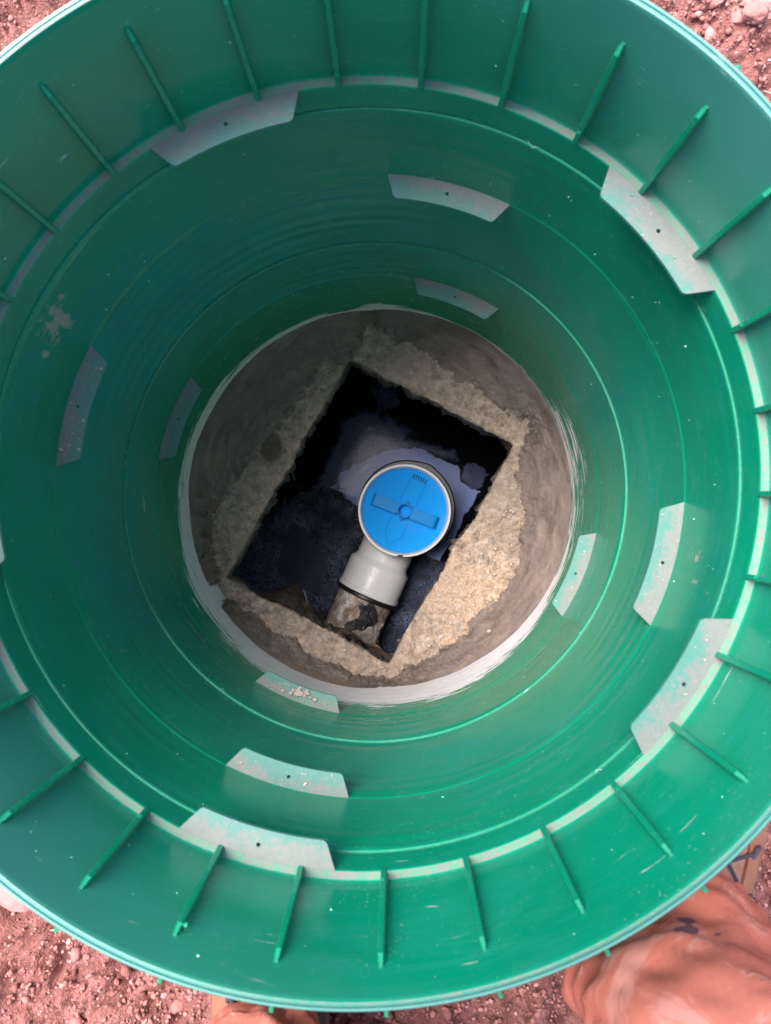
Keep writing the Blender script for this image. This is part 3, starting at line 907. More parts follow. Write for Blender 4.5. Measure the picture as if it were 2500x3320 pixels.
def build_tank():
    t = empty('septic_tank', (0, 0, -1.15))
    tag(t, 'dark old septic tank under the broken slab opening', 'tank')
    def wall(name, a, b, mat, nz=2, nu=2, disp=None):
        pass
    # inlet end wall, lumpy with mud and mortar, right under the near edge of the opening
    nu, nz = 260, 150
    u = np.linspace(-0.55, 0.85, nu); z = np.linspace(-1.15, SLAB - 0.108, nz)
    U, Zz = np.meshgrid(u, z, indexing='ij')
    low = smooth(Zz, -0.70, -0.90)
    back = np.interp(Zz, [-1.15, -0.90, -0.75, -0.60, -0.545], [-0.075, -0.060, -0.046, -0.024, 0.006])
    prot = back + fbm(U, Zz, 0.10, 4, 70) * 0.010 + fbm(U, Zz, 0.02, 4, 71) * 0.005
    prot = prot + low * (0.050 * np.exp(-((U - 0.066) / 0.030) ** 2) + 0.012 * np.exp(-((U - 0.12) / 0.03) ** 2))
    prot = prot + low * 0.012 * np.exp(-((U - 0.30) / 0.05) ** 2)
    BX = W0[0] + e_dir[0] * U + e_nrm[0] * (prot - 0.008)
    BY = W0[1] + e_dir[1] * U + e_nrm[1] * (prot - 0.008)
    V = np.stack([BX, BY, Zz + 1.15], 2).reshape(-1, 3)
    me = py_mesh('end_wall', V, grid_faces(nu, nz, flip=True))
    link('end_wall', me, M['mud'], t, sharp=None)
    # the other three walls and the floor, thick and unlit
    L = 0.85
    bm = bmesh.new()
    def P(u_, v_, z_):
        p = W0 + e_dir * u_ + e_nrm * v_
        return bm.verts.new((p[0], p[1], z_ + 1.15))
    loops = []
    for (inset, z_) in ((0, -1.14), (0, SLAB - 0.118)):
        loops.append([P(-0.53, -0.02, z_), P(-0.53, 0.9, z_), P(0.83, 0.9, z_), P(0.83, -0.02, z_)])
    for k_ in range(3):
        bm.faces.new((loops[0][k_], loops[0][k_ + 1], loops[1][k_ + 1], loops[1][k_]))
    bm.faces.new(loops[0][::-1])
    r_ = bmesh.ops.extrude_face_region(bm, geom=bm.faces[:])
    vv = [g for g in r_['geom'] if isinstance(g, bmesh.types.BMVert)]
    c = Vector((0.05, 0.15, 0.35))
    for v in vv: v.co = c + (v.co - c) * 1.06
    bm_obj('side_walls', bm, M['tank'], t)
build_tank()

def build_liquid():
    n = 430
    xs = np.linspace(-0.42, 0.42, n); ys = np.linspace(-0.42, 0.44, n)
    xs = np.concatenate([[-1.0, -0.7], xs, [0.7, 1.0]]); ys = np.concatenate([[-1.0, -0.7], ys, [0.7, 1.2]])
    X, Y = np.meshgrid(xs, ys, indexing='ij')
    sheen = [(-0.003, 0.116), (0.029, 0.122), (0.068, 0.124), (0.112, 0.107), (0.153, 0.083), (0.165, 0.067), (0.175, 0.052), (0.207, 0.028), (0.193, -0.002), (0.173, -0.022), (0.153, -0.067), (0.128, -0.103), (0.12, -0.123), (0.1, -0.115), (0.076, -0.103), (0.035, -0.103), (-0.005, -0.063), (-0.062, -0.002), (-0.086, 0.018), (-0.123, 0.041), (-0.086, 0.083), (-0.038, 0.108)]
    darkf = [(-0.09, 0.173), (-0.05, 0.205), (-0.017, 0.205), (0.019, 0.185), (0.052, 0.168), (0.043, 0.14), (0.096, 0.128), (0.153, 0.115), (0.157, 0.099), (0.068, 0.124), (-0.003, 0.116), (-0.038, 0.108), (-0.086, 0.083), (-0.127, 0.043), (-0.151, 0.035), (-0.127, 0.091)]
    isle = [(0.165, 0.083), (0.197, 0.091), (0.225, 0.067), (0.213, 0.042), (0.193, 0.034), (0.173, 0.059)]
    isle2 = [(-0.034, 0.25), (-0.013, 0.266), (0.019, 0.25), (0.039, 0.225), (0.019, 0.207), (-0.017, 0.213)]
    rough = [(-0.159, -0.002), (-0.119, 0.031), (-0.062, -0.002), (-0.046, -0.063), (-0.086, -0.144), (-0.11, -0.225), (-0.151, -0.26), (-0.20, -0.23), (-0.30, -0.20), (-0.36, -0.16), (-0.32, -0.10), (-0.297, -0.083), (-0.249, -0.022), (-0.188, 0.01)]
    patch = [(-0.196, -0.042), (-0.143, -0.091), (-0.129, -0.111), (-0.131, -0.16), (-0.139, -0.188), (-0.196, -0.184), (-0.236, -0.144), (-0.224, -0.083)]
    right = [(0.035, -0.107), (0.084, -0.111), (0.124, -0.135), (0.14, -0.18), (0.108, -0.24), (0.068, -0.30), (0.019, -0.34), (-0.03, -0.33), (-0.017, -0.245), (0.019, -0.204)]
    wx = X + fbm(X, Y, 0.03, 4, 81) * 0.006; wy = Y + fbm(X, Y, 0.03, 4, 82) * 0.006
    def m_(poly, w): return smooth(-signed_dist(wx, wy, poly), -w, w)
    F = m_(sheen, 0.006); F = F * (1 - m_(isle, 0.006)) * (0.50 + 0.50 * smooth(wx + 0.5 * wy, -0.10, -0.01))  # outline of the painted sky reflection, weaker to the left
    D_ = np.maximum(np.maximum(m_(darkf, 0.022), m_(isle, 0.006)), m_(isle2, 0.008) * 0.6)
    S = np.maximum(m_(rough, 0.045), m_(right, 0.035))
    Pm = m_(patch, 0.008)
    Z = np.full(X.shape, 0.0) + fbm(X, Y, 0.12, 2, 84) * 0.0006
    V = np.stack([X, Y, Z], 2).reshape(-1, 3)
    me = py_mesh('tank_liquid', V, grid_faces(len(xs), len(ys)))
    set_attr(me, 'sheen', F.ravel()); set_attr(me, 'dusk', D_.ravel()); set_attr(me, 'scum', S.ravel()); set_attr(me, 'patch', Pm.ravel())
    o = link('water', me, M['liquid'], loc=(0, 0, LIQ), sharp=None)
    tag(o, 'black tank liquid with grey blue sky reflection painted as a greasy film and wrinkled scum', kind='structure')
build_liquid()

def curve_obj(name, pts, rad, mat, label, cat, wob=0.0):
    P = [Vector(p) for p in pts]
    dense = []
    for a, b in zip(P[:-1], P[1:]):
        for j in range(5):
            t = j / 5
            dense.append(a.lerp(b, t) + Vector((random.uniform(-wob, wob), random.uniform(-wob, wob), 0)))
    dense.append(P[-1])
    bm = bmesh.new()
    tube(bm, dense, [rad * random.uniform(0.6, 1.2) for _ in dense], 6)
    o = bm_obj(name, bm, mat, sharp=60)
    return tag(o, label, cat)
curve_obj('scum_edge', [(-0.196, -0.176, LIQ + .001), (-0.178, -0.188, LIQ + .001), (-0.170, -0.205, LIQ + .001), (-0.168, -0.225, LIQ + .001), (-0.155, -0.243, LIQ + .001), (-0.138, -0.247, LIQ + .001)], 0.0013, M['foam'], 'thin white line of scum along the mud left of the pipe', 'scum line', 0.0015)
curve_obj('scum_edge', [(0.027, -0.296, LIQ + .001), (0.038, -0.292, LIQ + .001), (0.052, -0.292, LIQ + .001)], 0.0011, M['foam'], 'short white line of scum on the liquid right of the pipe', 'scum line', 0.001)
curve_obj('root', [(-0.214, 0.086, -0.845), (-0.200, 0.074, -0.850), (-0.196, 0.066, -0.852), (-0.190, 0.052, -0.855)], 0.0022, M['root'], 'forked grey root hanging under the left edge of the opening', 'root', 0.001)
curve_obj('root', [(-0.203, 0.104, -0.847), (-0.199, 0.090, -0.848), (-0.200, 0.074, -0.850)], 0.0012, M['root'], 'thin upper branch of root under the left edge of the opening', 'root', 0.001)

# ------------------------------------------------------------------ tee with blue cap
def build_tee():
    cx, cy, ztop = 0.0413, -0.0145, -0.720
    t = empty('pipe_tee', (cx, cy, -0.98))
    tag(t, 'light grey plastic pipe tee with bright blue cap, standing in the black liquid', 'pipe tee')
    zt = ztop + 0.98
    tilt = Matrix.Rotation(R(1.5), 4, 'X') @ Matrix.Rotation(R(-1.0), 4, 'Y')
    bm = bmesh.new()
    prof = [(0.0800, 0.0), (0.0800, zt - 0.105), (0.0875, zt - 0.092), (0.0875, zt - 0.022), (0.0905, zt - 0.018), (0.0908, zt - 0.003), (0.0900, zt), (0.0862, zt),
            (0.0848, zt - 0.002), (0.0822, zt - 0.016), (0.0805, zt - 0.060), (0.0760, zt - 0.07), (0.0760, 0.0)]
    lathe(bm, prof, 96, closed=True)
    bm_obj('body', bm, M['white'], t, sharp=30)
    # branch socket towards the inlet pipe
    d = Vector((-0.403, -0.915, 0)); 
    za = -0.820 + 0.98
    rot = d.to_track_quat('Z', 'Y').to_matrix().to_4x4()
    bm = bmesh.new()
    lathe(bm, [(0.0550, 0.045), (0.0550, 0.112), (0.0562, 0.116), (0.0632, 0.124), (0.0640, 0.128), (0.0640, 0.176), (0.0660, 0.1775), (0.0664, 0.182), (0.0655, 0.1855), (0.0600, 0.1860), (0.0560, 0.184), (0.0540, 0.10), (0.0500, 0.045)], 72, closed=True)
    bmesh.ops.transform(bm, matrix=Matrix.Translation((0, 0, za)) @ rot, verts=bm.verts)
    bm_obj('branch', bm, M['white'], t, sharp=30)
    global TEE
    TEE = t
    # three moulded ridges across the step
    side = Vector((0.915, -0.403, 0))
    for k_ in (-1, 0, 1):
        bm = bmesh.new()
        pts = []
        for (s_, r_) in ((0.083, 0.0548), (0.112, 0.0556), (0.120, 0.0606), (0.128, 0.0640), (0.147, 0.0641)):
            a_ = k_ * 0.055 - 0.12
            p = d * s_ + side * (r_ * math.sin(a_)) + Vector((0, 0, za + r_ * math.cos(a_)))
            pts.append(p)
        tube(bm, pts, 0.0009, 6)
        bm_obj('ridge', bm, M['white'], t, sharp=60)
    # black seal lip of the branch
    bm = bmesh.new()
    lathe(bm, [(0.0575, 0.1863), (0.0668, 0.1863), (0.0682, 0.189), (0.0676, 0.1935), (0.0640, 0.1955), (0.0570, 0.1945)], 64, closed=True)
    bmesh.ops.transform(bm, matrix=Matrix.Translation((0, 0, za)) @ rot, verts=bm.verts)
    bm_obj('seal', bm, M['rubber'], t, sharp=50)
    # black collar tilted and set to the upper right, below the rim
    bm = bmesh.new()
    lathe(bm, [(0.0800, -0.012), (0.0935, -0.011), (0.0965, -0.006), (0.0965, 0.001), (0.0940, 0.004), (0.0880, 0.004)], 72, closed=True)
    for v in bm.verts:
        a_ = math.atan2(v.co.y, v.co.x)
        bulge = math.exp(-((a_ - R(62)) / 0.16) ** 2) * 0.003
        if math.hypot(v.co.x, v.co.y) > 0.092: v.co.x += bulge * math.cos(a_); v.co.y += bulge * math.sin(a_)
    bmesh.ops.transform(bm, matrix=Matrix.Translation((0.0042, 0.0040, zt - 0.030)) @ Matrix.Rotation(R(3), 4, 'X') @ Matrix.Rotation(R(-3), 4, 'Y'), verts=bm.verts)
    bm_obj('offset_ring', bm, M['rubber'], t, sharp=50)
    # a chip of mud on the rim
    V, F = ico(2)
    V = V * np.array([0.0065, 0.0022, 0.0012])
    me = py_mesh('mud_chip', V, [tuple(int(i) for i in f) for f in F])
    link('mud_chip', me, M['chip'], t, loc=(-0.0085, -0.0880, zt), sharp=60)
    return (cx, cy, ztop)
cx, cy, ztop = build_tee()

def build_cap():
    bm = bmesh.new()
    # disc with six slots near its upper edge: dark bars, hollow shade put into the colour, boss ring in the middle
    lathe(bm, [(0.0001, 0.0), (0.0125, 0.0), (0.0128, 0.0006), (0.0128, 0.0)], 48)
    bm.free()
    bm = bmesh.new()
    lathe(bm, [(0.0002, -0.012), (0.0002, 0.0), (0.0300, 0.0), (0.0780, 0.0003), (0.0806, 0.0006), (0.0818, 0.0016), (0.0825, 0.0016), (0.0822, -0.012)], 96)
    t = bm_obj('cap', bm, M['blue'], TEE, loc=(0, 0, ztop - 0.016 + 0.98), sharp=30)
    t['label'] = 'bright blue round cap with a bar handle'
    bm = bmesh.new()
    lathe(bm, [(0.0118, 0.0002), (0.0118, 0.0215), (0.0124, 0.0222), (0.0142, 0.0222), (0.0150, 0.0215), (0.0155, 0.0002)], 48, closed=True)
    for a_ in (R(72), R(-115)):
        r_ = bmesh.ops.create_cone(bm, segments=16, radius1=0.0034, radius2=0.0028, depth=0.010, cap_ends=True)
        bmesh.ops.translate(bm, vec=(0.0178 * math.cos(a_), 0.0178 * math.sin(a_), 0.0045), verts=r_['verts'])
    bm_obj('boss', bm, M['blue_bar'], t, sharp=30)
    # handle bar: two arms with turned down ends
    ba = R(-21.0)
    for s_ in (-1, 1):
        bm = bmesh.new()
        w = 0.0112
        path = [(0.0135, 0.0205), (0.030, 0.0207), (0.056, 0.0210), (0.0618, 0.0205), (0.0652, 0.0185), (0.0665, 0.0150), (0.0668, 0.0003)]
        th_ = 0.0028
        top, bot = [], []
        for i, (a, z_) in enumerate(path):
            dx = path[min(i + 1, 6)][0] - path[max(i - 1, 0)][0]; dz = path[min(i + 1, 6)][1] - path[max(i - 1, 0)][1]
            l_ = math.hypot(dx, dz); nx, nz_ = -dz / l_, dx / l_
            top.append([(a, -w, z_), (a, w, z_)])
            bot.append([(a - nx * th_, -w, z_ - nz_ * th_), (a - nx * th_, w, z_ - nz_ * th_)])
        rings = [[bm.verts.new(top[i][0]), bm.verts.new(top[i][1]), bm.verts.new(bot[i][1]), bm.verts.new(bot[i][0])] for i in range(7)]
        for a, b in zip(rings[:-1], rings[1:]):
            for k_ in range(4): bm.faces.new((a[k_], a[(k_ + 1) % 4], b[(k_ + 1) % 4], b[k_]))
        bm.faces.new(rings[0]); bm.faces.new(rings[-1][::-1])
        for q in ((0.058, 0.0125), (0.0665, 0.0118), (0.0668, -0.0118)):
            r_ = bmesh.ops.create_icosphere(bm, subdivisions=1, radius=0.0013)
            bmesh.ops.translate(bm, vec=(q[0], q[1], 0.012), verts=r_['verts'])
        bmesh.ops.rotate(bm, cent=(0, 0, 0), matrix=Matrix.Rotation(ba + (0 if s_ > 0 else math.pi), 3, 'Z'), verts=bm.verts)
        bm_obj('handle', bm, M['blue_bar'], t, sharp=25)
    # moulded arrow outline on the disc
    aa = R(-115.8)
    ux = Vector((math.cos(aa), math.sin(aa), 0)); uy = Vector((-ux.y, ux.x, 0))
    def seg(p, q, name='arrow_line'):
        bm = bmesh.new()
        a = ux * p[0] + uy * p[1] + Vector((0, 0, 0.0004)); b = ux * q[0] + uy * q[1] + Vector((0, 0, 0.0004))
        tube(bm, [a, b], 0.00042, 6)
        bm_obj(name, bm, M['blue_line'], t, sharp=60)
    for s_ in (-1, 1):
        seg((-0.078, 0.0160 * s_), (-0.018, 0.0165 * s_))
        seg((0.018, 0.0165 * s_), (0.050, 0.0175 * s_))
    seg((0.050, -0.0175), (0.0760, 0.0)); seg((0.0500, 0.0175), (0.0760, 0.0))
    # vent slots
    for k_ in range(6):
        bm = bmesh.new()
        y_ = -0.0125 + 0.0050 * k_
        box(bm, (0.0100, 0.0018, 0.0006))
        bmesh.ops.translate(bm, vec=(-0.0700 + 0.0006 * (k_ - 2.5) ** 2 * 0.3, y_, 0.0006), verts=bm.verts)
        bmesh.ops.rotate(bm, cent=(0, 0, 0), matrix=Matrix.Rotation(aa, 3, 'Z'), verts=bm.verts)
        bm_obj('slot', bm, M['slot'], t)
build_cap()

# ------------------------------------------------------------------ inlet pipe, coated with mortar
def build_pipe():
    d = np.array([-0.403, -0.915, 0.0]); sde = np.array([0.915, -0.403, 0.0])
    o0 = np.array([0.0413, -0.0145, -0.820])
    S = np.linspace(0.168, 0.42, 110); A = np.linspace(0, 2 * np.pi, 120, endpoint=False)
    SS, AA = np.meshgrid(S, A, indexing='ij')
    grow = smooth(SS, 0.235, 0.33)
    coat = (0.002 + 0.0025 * np.abs(fbm(AA * 0.055, SS, 0.03, 4, 90))) * smooth(SS, 0.185, 0.20)
    rr = 0.0545 + coat + grow * (0.006 + 0.008 * fbm(AA * 0.055, SS, 0.03, 3, 91)) + 0.050 * smooth(SS, 0.275, 0.35) ** 1.6
    rr += 0.0015 * fbm(AA * 0.055, SS, 0.006, 3, 92) * smooth(SS, 0.19, 0.2)
    dA = ((AA - 0.22 + np.pi) % (2 * np.pi)) - np.pi
    bare = 0.95 * np.exp(-((SS - 0.228 + 0.02 * dA) / 0.034) ** 4 - ((dA - 0.2 * np.sin(SS * 90)) / 0.42) ** 4)
    bare = np.where(SS < 0.19, 1.0, bare)
    P = o0[None, None] + SS[..., None] * d + rr[..., None] * (np.sin(AA)[..., None] * sde + np.cos(AA)[..., None] * np.array([0, 0, 1.0]))
    base = np.array([-0.0277, -0.1712, -0.875])
    V = (P - base).reshape(-1, 3)
    na = len(A)
    F = []
    for i in range(len(S) - 1):
        for k_ in range(na):
            F.append((i * na + k_, i * na + (k_ + 1) % na, (i + 1) * na + (k_ + 1) % na, (i + 1) * na + k_))
    me = py_mesh('inlet_pipe', V, F)
    set_attr(me, 'bare', bare.ravel())
    o = link('inlet_pipe', me, M['pipe'], loc=tuple(base), sharp=None)
    tag(o, 'dark inlet pipe smeared with grey mortar coming out of the tank wall', 'pipe')
build_pipe()

# ------------------------------------------------------------------ crumbs and swarf on the tabs and walls
def tab_crumbs():
    pts, sz = [], []
    def put(level, centre, n, smin, smax):
        z, ro, ri, rh, cs = TABS[level]
        for _ in range(n):
            a = R(centre + random.uniform(-9.5, 9.5)); r_ = random.uniform(ri + 0.002, ro - 0.003)
            s_ = smin + (smax - smin) * random.random() ** 3
            pts.append((r_ * math.cos(a), r_ * math.sin(a), z + s_ * 0.3)); sz.append(s_)
    put(1, 164.9, 34, 0.0006, 0.0024); put(1, -14.9, 16, 0.0005, 0.0012); put(1, -105.2, 26, 0.0005, 0.0014)
    put(2, -21.6, 22, 0.0006, 0.0017); put(2, 159.1, 14, 0.0005, 0.0012); put(1, 74.8, 8, 0.0004, 0.0009)
    put(0, 39.4, 14, 0.0005, 0.0014); put(0, -32.9, 10, 0.0005, 0.0012); put(2, -111.3, 20, 0.0007, 0.0022)
    # a dab of mortar stuck on the lowest tab
    for _ in range(40):
        a = R(-111.0 + random.gauss(0, 1.6)); r_ = 0.2745 + random.gauss(0, 0.003)
        pts.append((r_ * math.cos(a), r_ * math.sin(a), -0.239)); sz.append(random.uniform(0.0015, 0.0035))
    scatter('tab_crumbs', pts, sz, M['crumb'], 'pale crumbs of mortar lying on the green tabs')
    # specks of plastic swarf stuck to the walls
    pts, sz = [], []
    for _ in range(260):
        a = random.uniform(0, 2 * math.pi)
        z = random.choice((random.uniform(0.18, 0.29), random.uniform(-0.12, 0.13), random.uniform(-0.38, -0.15)))
        r_ = (0.3004 + (z - 0.1716) * 0.0167) if z > 0.17 else (0.2908 if z > -0.13 else 0.2874)
        r_ *= float(oval(a))
        pts.append((r_ * math.cos(a), r_ * math.sin(a), z)); sz.append(random.choice((0.0003, 0.0004, 0.0005, 0.0009)))
    scatter('swarf_specks', pts, sz, M['swarf'], 'tiny pale specks of plastic swarf on the green walls')
tab_crumbs()

def swarf(name, ang, z, r_, length, label, dr=-0.002):
    pts = []
    for i in range(14):
        t = i / 13
        a = R(ang) + length * t / 0.29 + 0.003 * math.sin(t * 9)
        pts.append(((r_ + dr * math.sin(t * 3.1)) * math.cos(a), (r_ + dr * math.sin(t * 3.1)) * math.sin(a), z + 0.0025 * math.cos(t * 7) * t))
    bm = bmesh.new(); tube(bm, pts, 0.00022, 5)
    tag(bm_obj(name, bm, M['swarf'], sharp=60), label, 'swarf')
swarf('plastic_thread', -52, 0.142, 0.2925, 0.007, 'curled pale thread of plastic on the ring joint at the lower right')
swarf('plastic_thread', -128, -0.135, 0.2890, 0.006, 'short curled thread of plastic on the lower joint at the bottom left')
swarf('plastic_thread', -35, -0.136, 0.2890, 0.005, 'short thread of plastic on the lower joint at the right')
swarf('plastic_thread', 62, 0.142, 0.2930, 0.009, 'frayed thread of plastic on the upper joint at the top right')
bm = bmesh.new()
tube(bm, [(-0.106, -0.2865, 0.262), (-0.105, -0.281, 0.266), (-0.1025, -0.277, 0.272), (-0.100, -0.276, 0.275)], 0.0006, 6)
r_ = bmesh.ops.create_icosphere(bm, subdivisions=2, radius=0.0016); bmesh.ops.translate(bm, vec=(-0.0995, -0.2755, 0.2755), verts=r_['verts'])
tag(bm_obj('plastic_drip', bm, M['fin']), 'small hooked drip of green plastic hanging inside the rim at the lower left', 'plastic drip')

# ------------------------------------------------------------------ person taking the photograph
person = empty('person', (0.08, -0.50, 0))
tag(person, 'person in rust coloured work trousers and tan boots bending over the shaft', 'person')
PO = Vector((0.08, -0.50, 0))

def leg_mesh(name, P, rad, seed, splotch=None):
    """one trouser leg: a swept tube with folds; P runs from cuff to hip"""
    P = [Vector(p) for p in P]
    nseg, nl = 110, 150
    # smooth centre line
    cum = [0]
    for a, b in zip(P[:-1], P[1:]): cum.append(cum[-1] + (b - a).length)
    L = cum[-1]
    C, RR = [], []
    for i in range(nl):
        t = (i / (nl - 1)) ** 1.5 * L
        C.append([np.interp(t, cum, [p[k] for p in P]) for k in range(3)]); RR.append(np.interp(t, cum, rad))
    C = np.array(C)
    for _ in range(6): C[1:-1] = (C[:-2] + C[1:-1] * 2 + C[2:]) / 4
    T = np.gradient(C, axis=0); T /= np.linalg.norm(T, axis=1)[:, None]
    ref = np.array([0.0, 1.0, 0.0])
    Aa = np.cross(T, ref); Aa /= np.linalg.norm(Aa, axis=1)[:, None]
    Bb = np.cross(T, Aa)
    th = np.linspace(0, 2 * np.pi, nseg, endpoint=False)
    S = (np.linspace(0, 1, nl) ** 1.5 * L)[:, None] * np.ones((1, nseg)); TH = th[None] * np.ones((nl, 1))
    R0 = np.array(RR)[:, None] * np.ones((1, nseg))
    # diagonal gathers above the boot and long soft folds
    cx_ = np.cos(TH) * 0.09; cy_ = np.sin(TH) * 0.09
    f1 = fbm(cx_ + S * 0.5, cy_ + S * 0.9, 0.10, 2, seed) * 0.013
    ridge = 1 - np.abs(fbm(cx_ * 1.2 + S * 0.9, cy_ * 0.9 - S * 0.6, 0.06, 2, seed + 1))
    f2 = (ridge - 0.75) * 0.014 * np.exp(-S / 0.35)
    r3 = 1 - np.abs(fbm(cx_ * 0.8 + S * 1.3, cy_ * 1.1 + S * 0.5, 0.035, 2, seed + 5))
    f3 = fbm(cx_, cy_ + S, 0.02, 3, seed + 2) * 0.0022 + smooth(r3, 0.80, 1.0) * 0.0035 * np.exp(-S / 0.25)
    R0 = R0 + f1 + f2 + f3
    V = C[:, None, :] + R0[..., None] * (np.cos(TH)[..., None] * Aa[:, None, :] + np.sin(TH)[..., None] * Bb[:, None, :])
    inner = C[:1, None, :] + (R0[:1] - 0.004)[..., None] * (np.cos(TH)[:1, :, None] * Aa[:1, None, :] + np.sin(TH)[:1, :, None] * Bb[:1, None, :]) 
    inner2 = inner + T[0] * 0.05
    V = np.concatenate([inner2, inner, V], 0)
    paint = np.zeros(V.shape[:2])
    if splotch is not None:
        for (q, w_) in splotch:
            paint += np.exp(-(np.sum((V - np.array(q)) ** 2, axis=2)) / w_ ** 2)
    V = V - np.array(PO)
    F = []
    n_ = V.shape[0]
    for i in range(n_ - 1):
        for k in range(nseg):
            F.append((i * nseg + k, i * nseg + (k + 1) % nseg, (i + 1) * nseg + (k + 1) % nseg, (i + 1) * nseg + k))
    me = py_mesh(name, V.reshape(-1, 3), F)
    set_attr(me, 'paint', np.clip(paint, 0, 1).ravel())
    return link(name, me, M['cloth'], person, sharp=None)
leg_mesh('trouser_leg', [(0.250, -0.366, 0.095), (0.238, -0.380, 0.20), (0.228, -0.396, 0.32), (0.212, -0.428, 0.52), (0.165, -0.63, 0.63), (0.13, -0.84, 0.74)],
         [0.068, 0.076, 0.080, 0.088, 0.095, 0.11], 200, [((0.222, -0.296, 0.215), 0.011), ((0.213, -0.302, 0.235), 0.010), ((0.236, -0.306, 0.240), 0.010)])
leg_mesh('trouser_leg', [(-0.066, -0.490, 0.110), (-0.068, -0.492, 0.20), (-0.076, -0.497, 0.32), (-0.080, -0.500, 0.52), (-0.05, -0.67, 0.63), (-0.01, -0.85, 0.74)],
         [0.072, 0.078, 0.082, 0.088, 0.095, 0.11], 210)

def boot(center, ang, seed):
    B = empty('boot')
    B.parent = person; B.location = Vector(center) - PO; B.rotation_euler.z = R(ang)
    secs = [(-0.150, 0.012, 0.070), (-0.145, 0.028, 0.110), (-0.130, 0.037, 0.150), (-0.085, 0.043, 0.158), (-0.045, 0.043, 0.152), (-0.010, 0.042, 0.132), (0.020, 0.044, 0.110),
            (0.050, 0.047, 0.090), (0.080, 0.049, 0.074), (0.110, 0.045, 0.066), (0.132, 0.034, 0.058), (0.145, 0.015, 0.042)]
    n = 28
    xs = np.linspace(-0.150, 0.145, 50)
    X0 = [s_[0] for s_ in secs]
    V = []
    for x in xs:
        hw = np.interp(x, X0, [s_[1] for s_ in secs]); zt = np.interp(x, X0, [s_[2] for s_ in secs])
        for k in range(n):
            a = math.pi * 2 * k / n
            c, s_ = math.cos(a), math.sin(a)
            zz = 0.022 + (zt - 0.022) * (0.5 + 0.5 * math.copysign(abs(s_) ** 0.75, s_))
            tuck = 1 - 0.18 * max(0, s_) ** 2 * (1 if x > -0.05 else 0.2)
            V.append((x, hw * math.copysign(abs(c) ** 0.7, c) * tuck, zz))
    V = np.array(V)
    nrm_ = fbm(V[:, 0] + seed, V[:, 1] + V[:, 2], 0.03, 3, seed) * 0.0022
    V[:, 1] += np.sign(V[:, 1]) * nrm_; V[:, 2] += nrm_ * (V[:, 2] > 0.05)
    F = []
    for i in range(len(xs) - 1):
        for k in range(n): F.append((i * n + k, i * n + (k + 1) % n, (i + 1) * n + (k + 1) % n, (i + 1) * n + k))
    F.append(tuple(range(n))[::-1]); F.append(tuple((len(xs) - 1) * n + k for k in range(n)))
    link('upper', py_mesh('upper', V, F), M['boot'], B, sharp=50)
    # sole: outline pulled down
    bm = bmesh.new(); ring = []
    N = 48
    for k in range(N):
        a = 2 * math.pi * k / N
        x = -0.002 + 0.152 * math.cos(a)
        hw = np.interp(x, X0, [s_[1] for s_ in secs]) + 0.004
        y = hw * math.copysign(min(1, abs(math.sin(a)) * 1.9), math.sin(a))
        ring.append((x, y))
    lo = [bm.verts.new((x, y, -0.002)) for x, y in ring]; hi = [bm.verts.new((x * 1.01, y * 1.03, 0.020)) for x, y in ring]; h2 = [bm.verts.new((x, y, 0.026)) for x, y in ring]
    for a_, b_ in ((lo, hi), (hi, h2)):
        for k in range(N): bm.faces.new((a_[k], a_[(k + 1) % N], b_[(k + 1) % N], b_[k]))
    bm.faces.new(lo[::-1]); bm.faces.new(h2)
    bm_obj('sole', bm, M['sole'], B)
    def top(x): return float(np.interp(x, X0, [s_[2] for s_ in secs]))
    # tongue
    bm = bmesh.new(); rows = []
    for i in range(12):
        x = 0.055 - 0.11 * i / 11
        rows.append([bm.verts.new((x, y, top(x) + 0.003 - abs(y) * 0.15 + 0.0012 * math.sin(i * 2.1 + y * 90))) for y in np.linspace(-0.019, 0.019, 7)])
    for a_, b_ in zip(rows[:-1], rows[1:]):
        for k in range(6): bm.faces.new((a_[k], a_[k + 1], b_[k + 1], b_[k]))
    r__ = bmesh.ops.extrude_face_region(bm, geom=bm.faces[:]); bmesh.ops.translate(bm, vec=(0, 0, -0.004), verts=[g for g in r__['geom'] if isinstance(g, bmesh.types.BMVert)])
    bm_obj('tongue', bm, M['tongue'], B)
    # eyelet flaps
    for sg in (-1, 1):
        bm = bmesh.new(); rows = []
        for i in range(14):
            x = 0.060 - 0.125 * i / 13
            edge = 0.016 + 0.004 * math.sin(i * 0.5)
            hw = np.interp(x, X0, [s_[1] for s_ in secs])
            rows.append([bm.verts.new((x, sg * y, z)) for y, z in ((edge, top(x) + 0.004), (edge + 0.010, top(x) + 0.0005), (hw * 0.86, top(x) - 0.010), (hw + 0.001, top(x) - 0.030))])
        for a_, b_ in zip(rows[:-1], rows[1:]):
            for k in range(3): bm.faces.new((a_[k], a_[k + 1], b_[k + 1], b_[k]))
        r__ = bmesh.ops.extrude_face_region(bm, geom=bm.faces[:]); bmesh.ops.translate(bm, vec=(0, 0, -0.0035), verts=[g for g in r__['geom'] if isinstance(g, bmesh.types.BMVert)])
        bm_obj('eyelet_flap', bm, M['boot'], B)
    xs_h = (0.042, 0.008, -0.026)
    for x in xs_h:
        for sg in (-1, 1):
            bm = bmesh.new()
            tube(bm, [(x - 0.005, sg * 0.026, top(x) + 0.000), (x - 0.004, sg * 0.024, top(x) + 0.006), (x + 0.003, sg * 0.023, top(x) + 0.007), (x + 0.005, sg * 0.027, top(x) + 0.001)], 0.0022, 7)
            bm_obj('hook', bm, M['hook'], B)
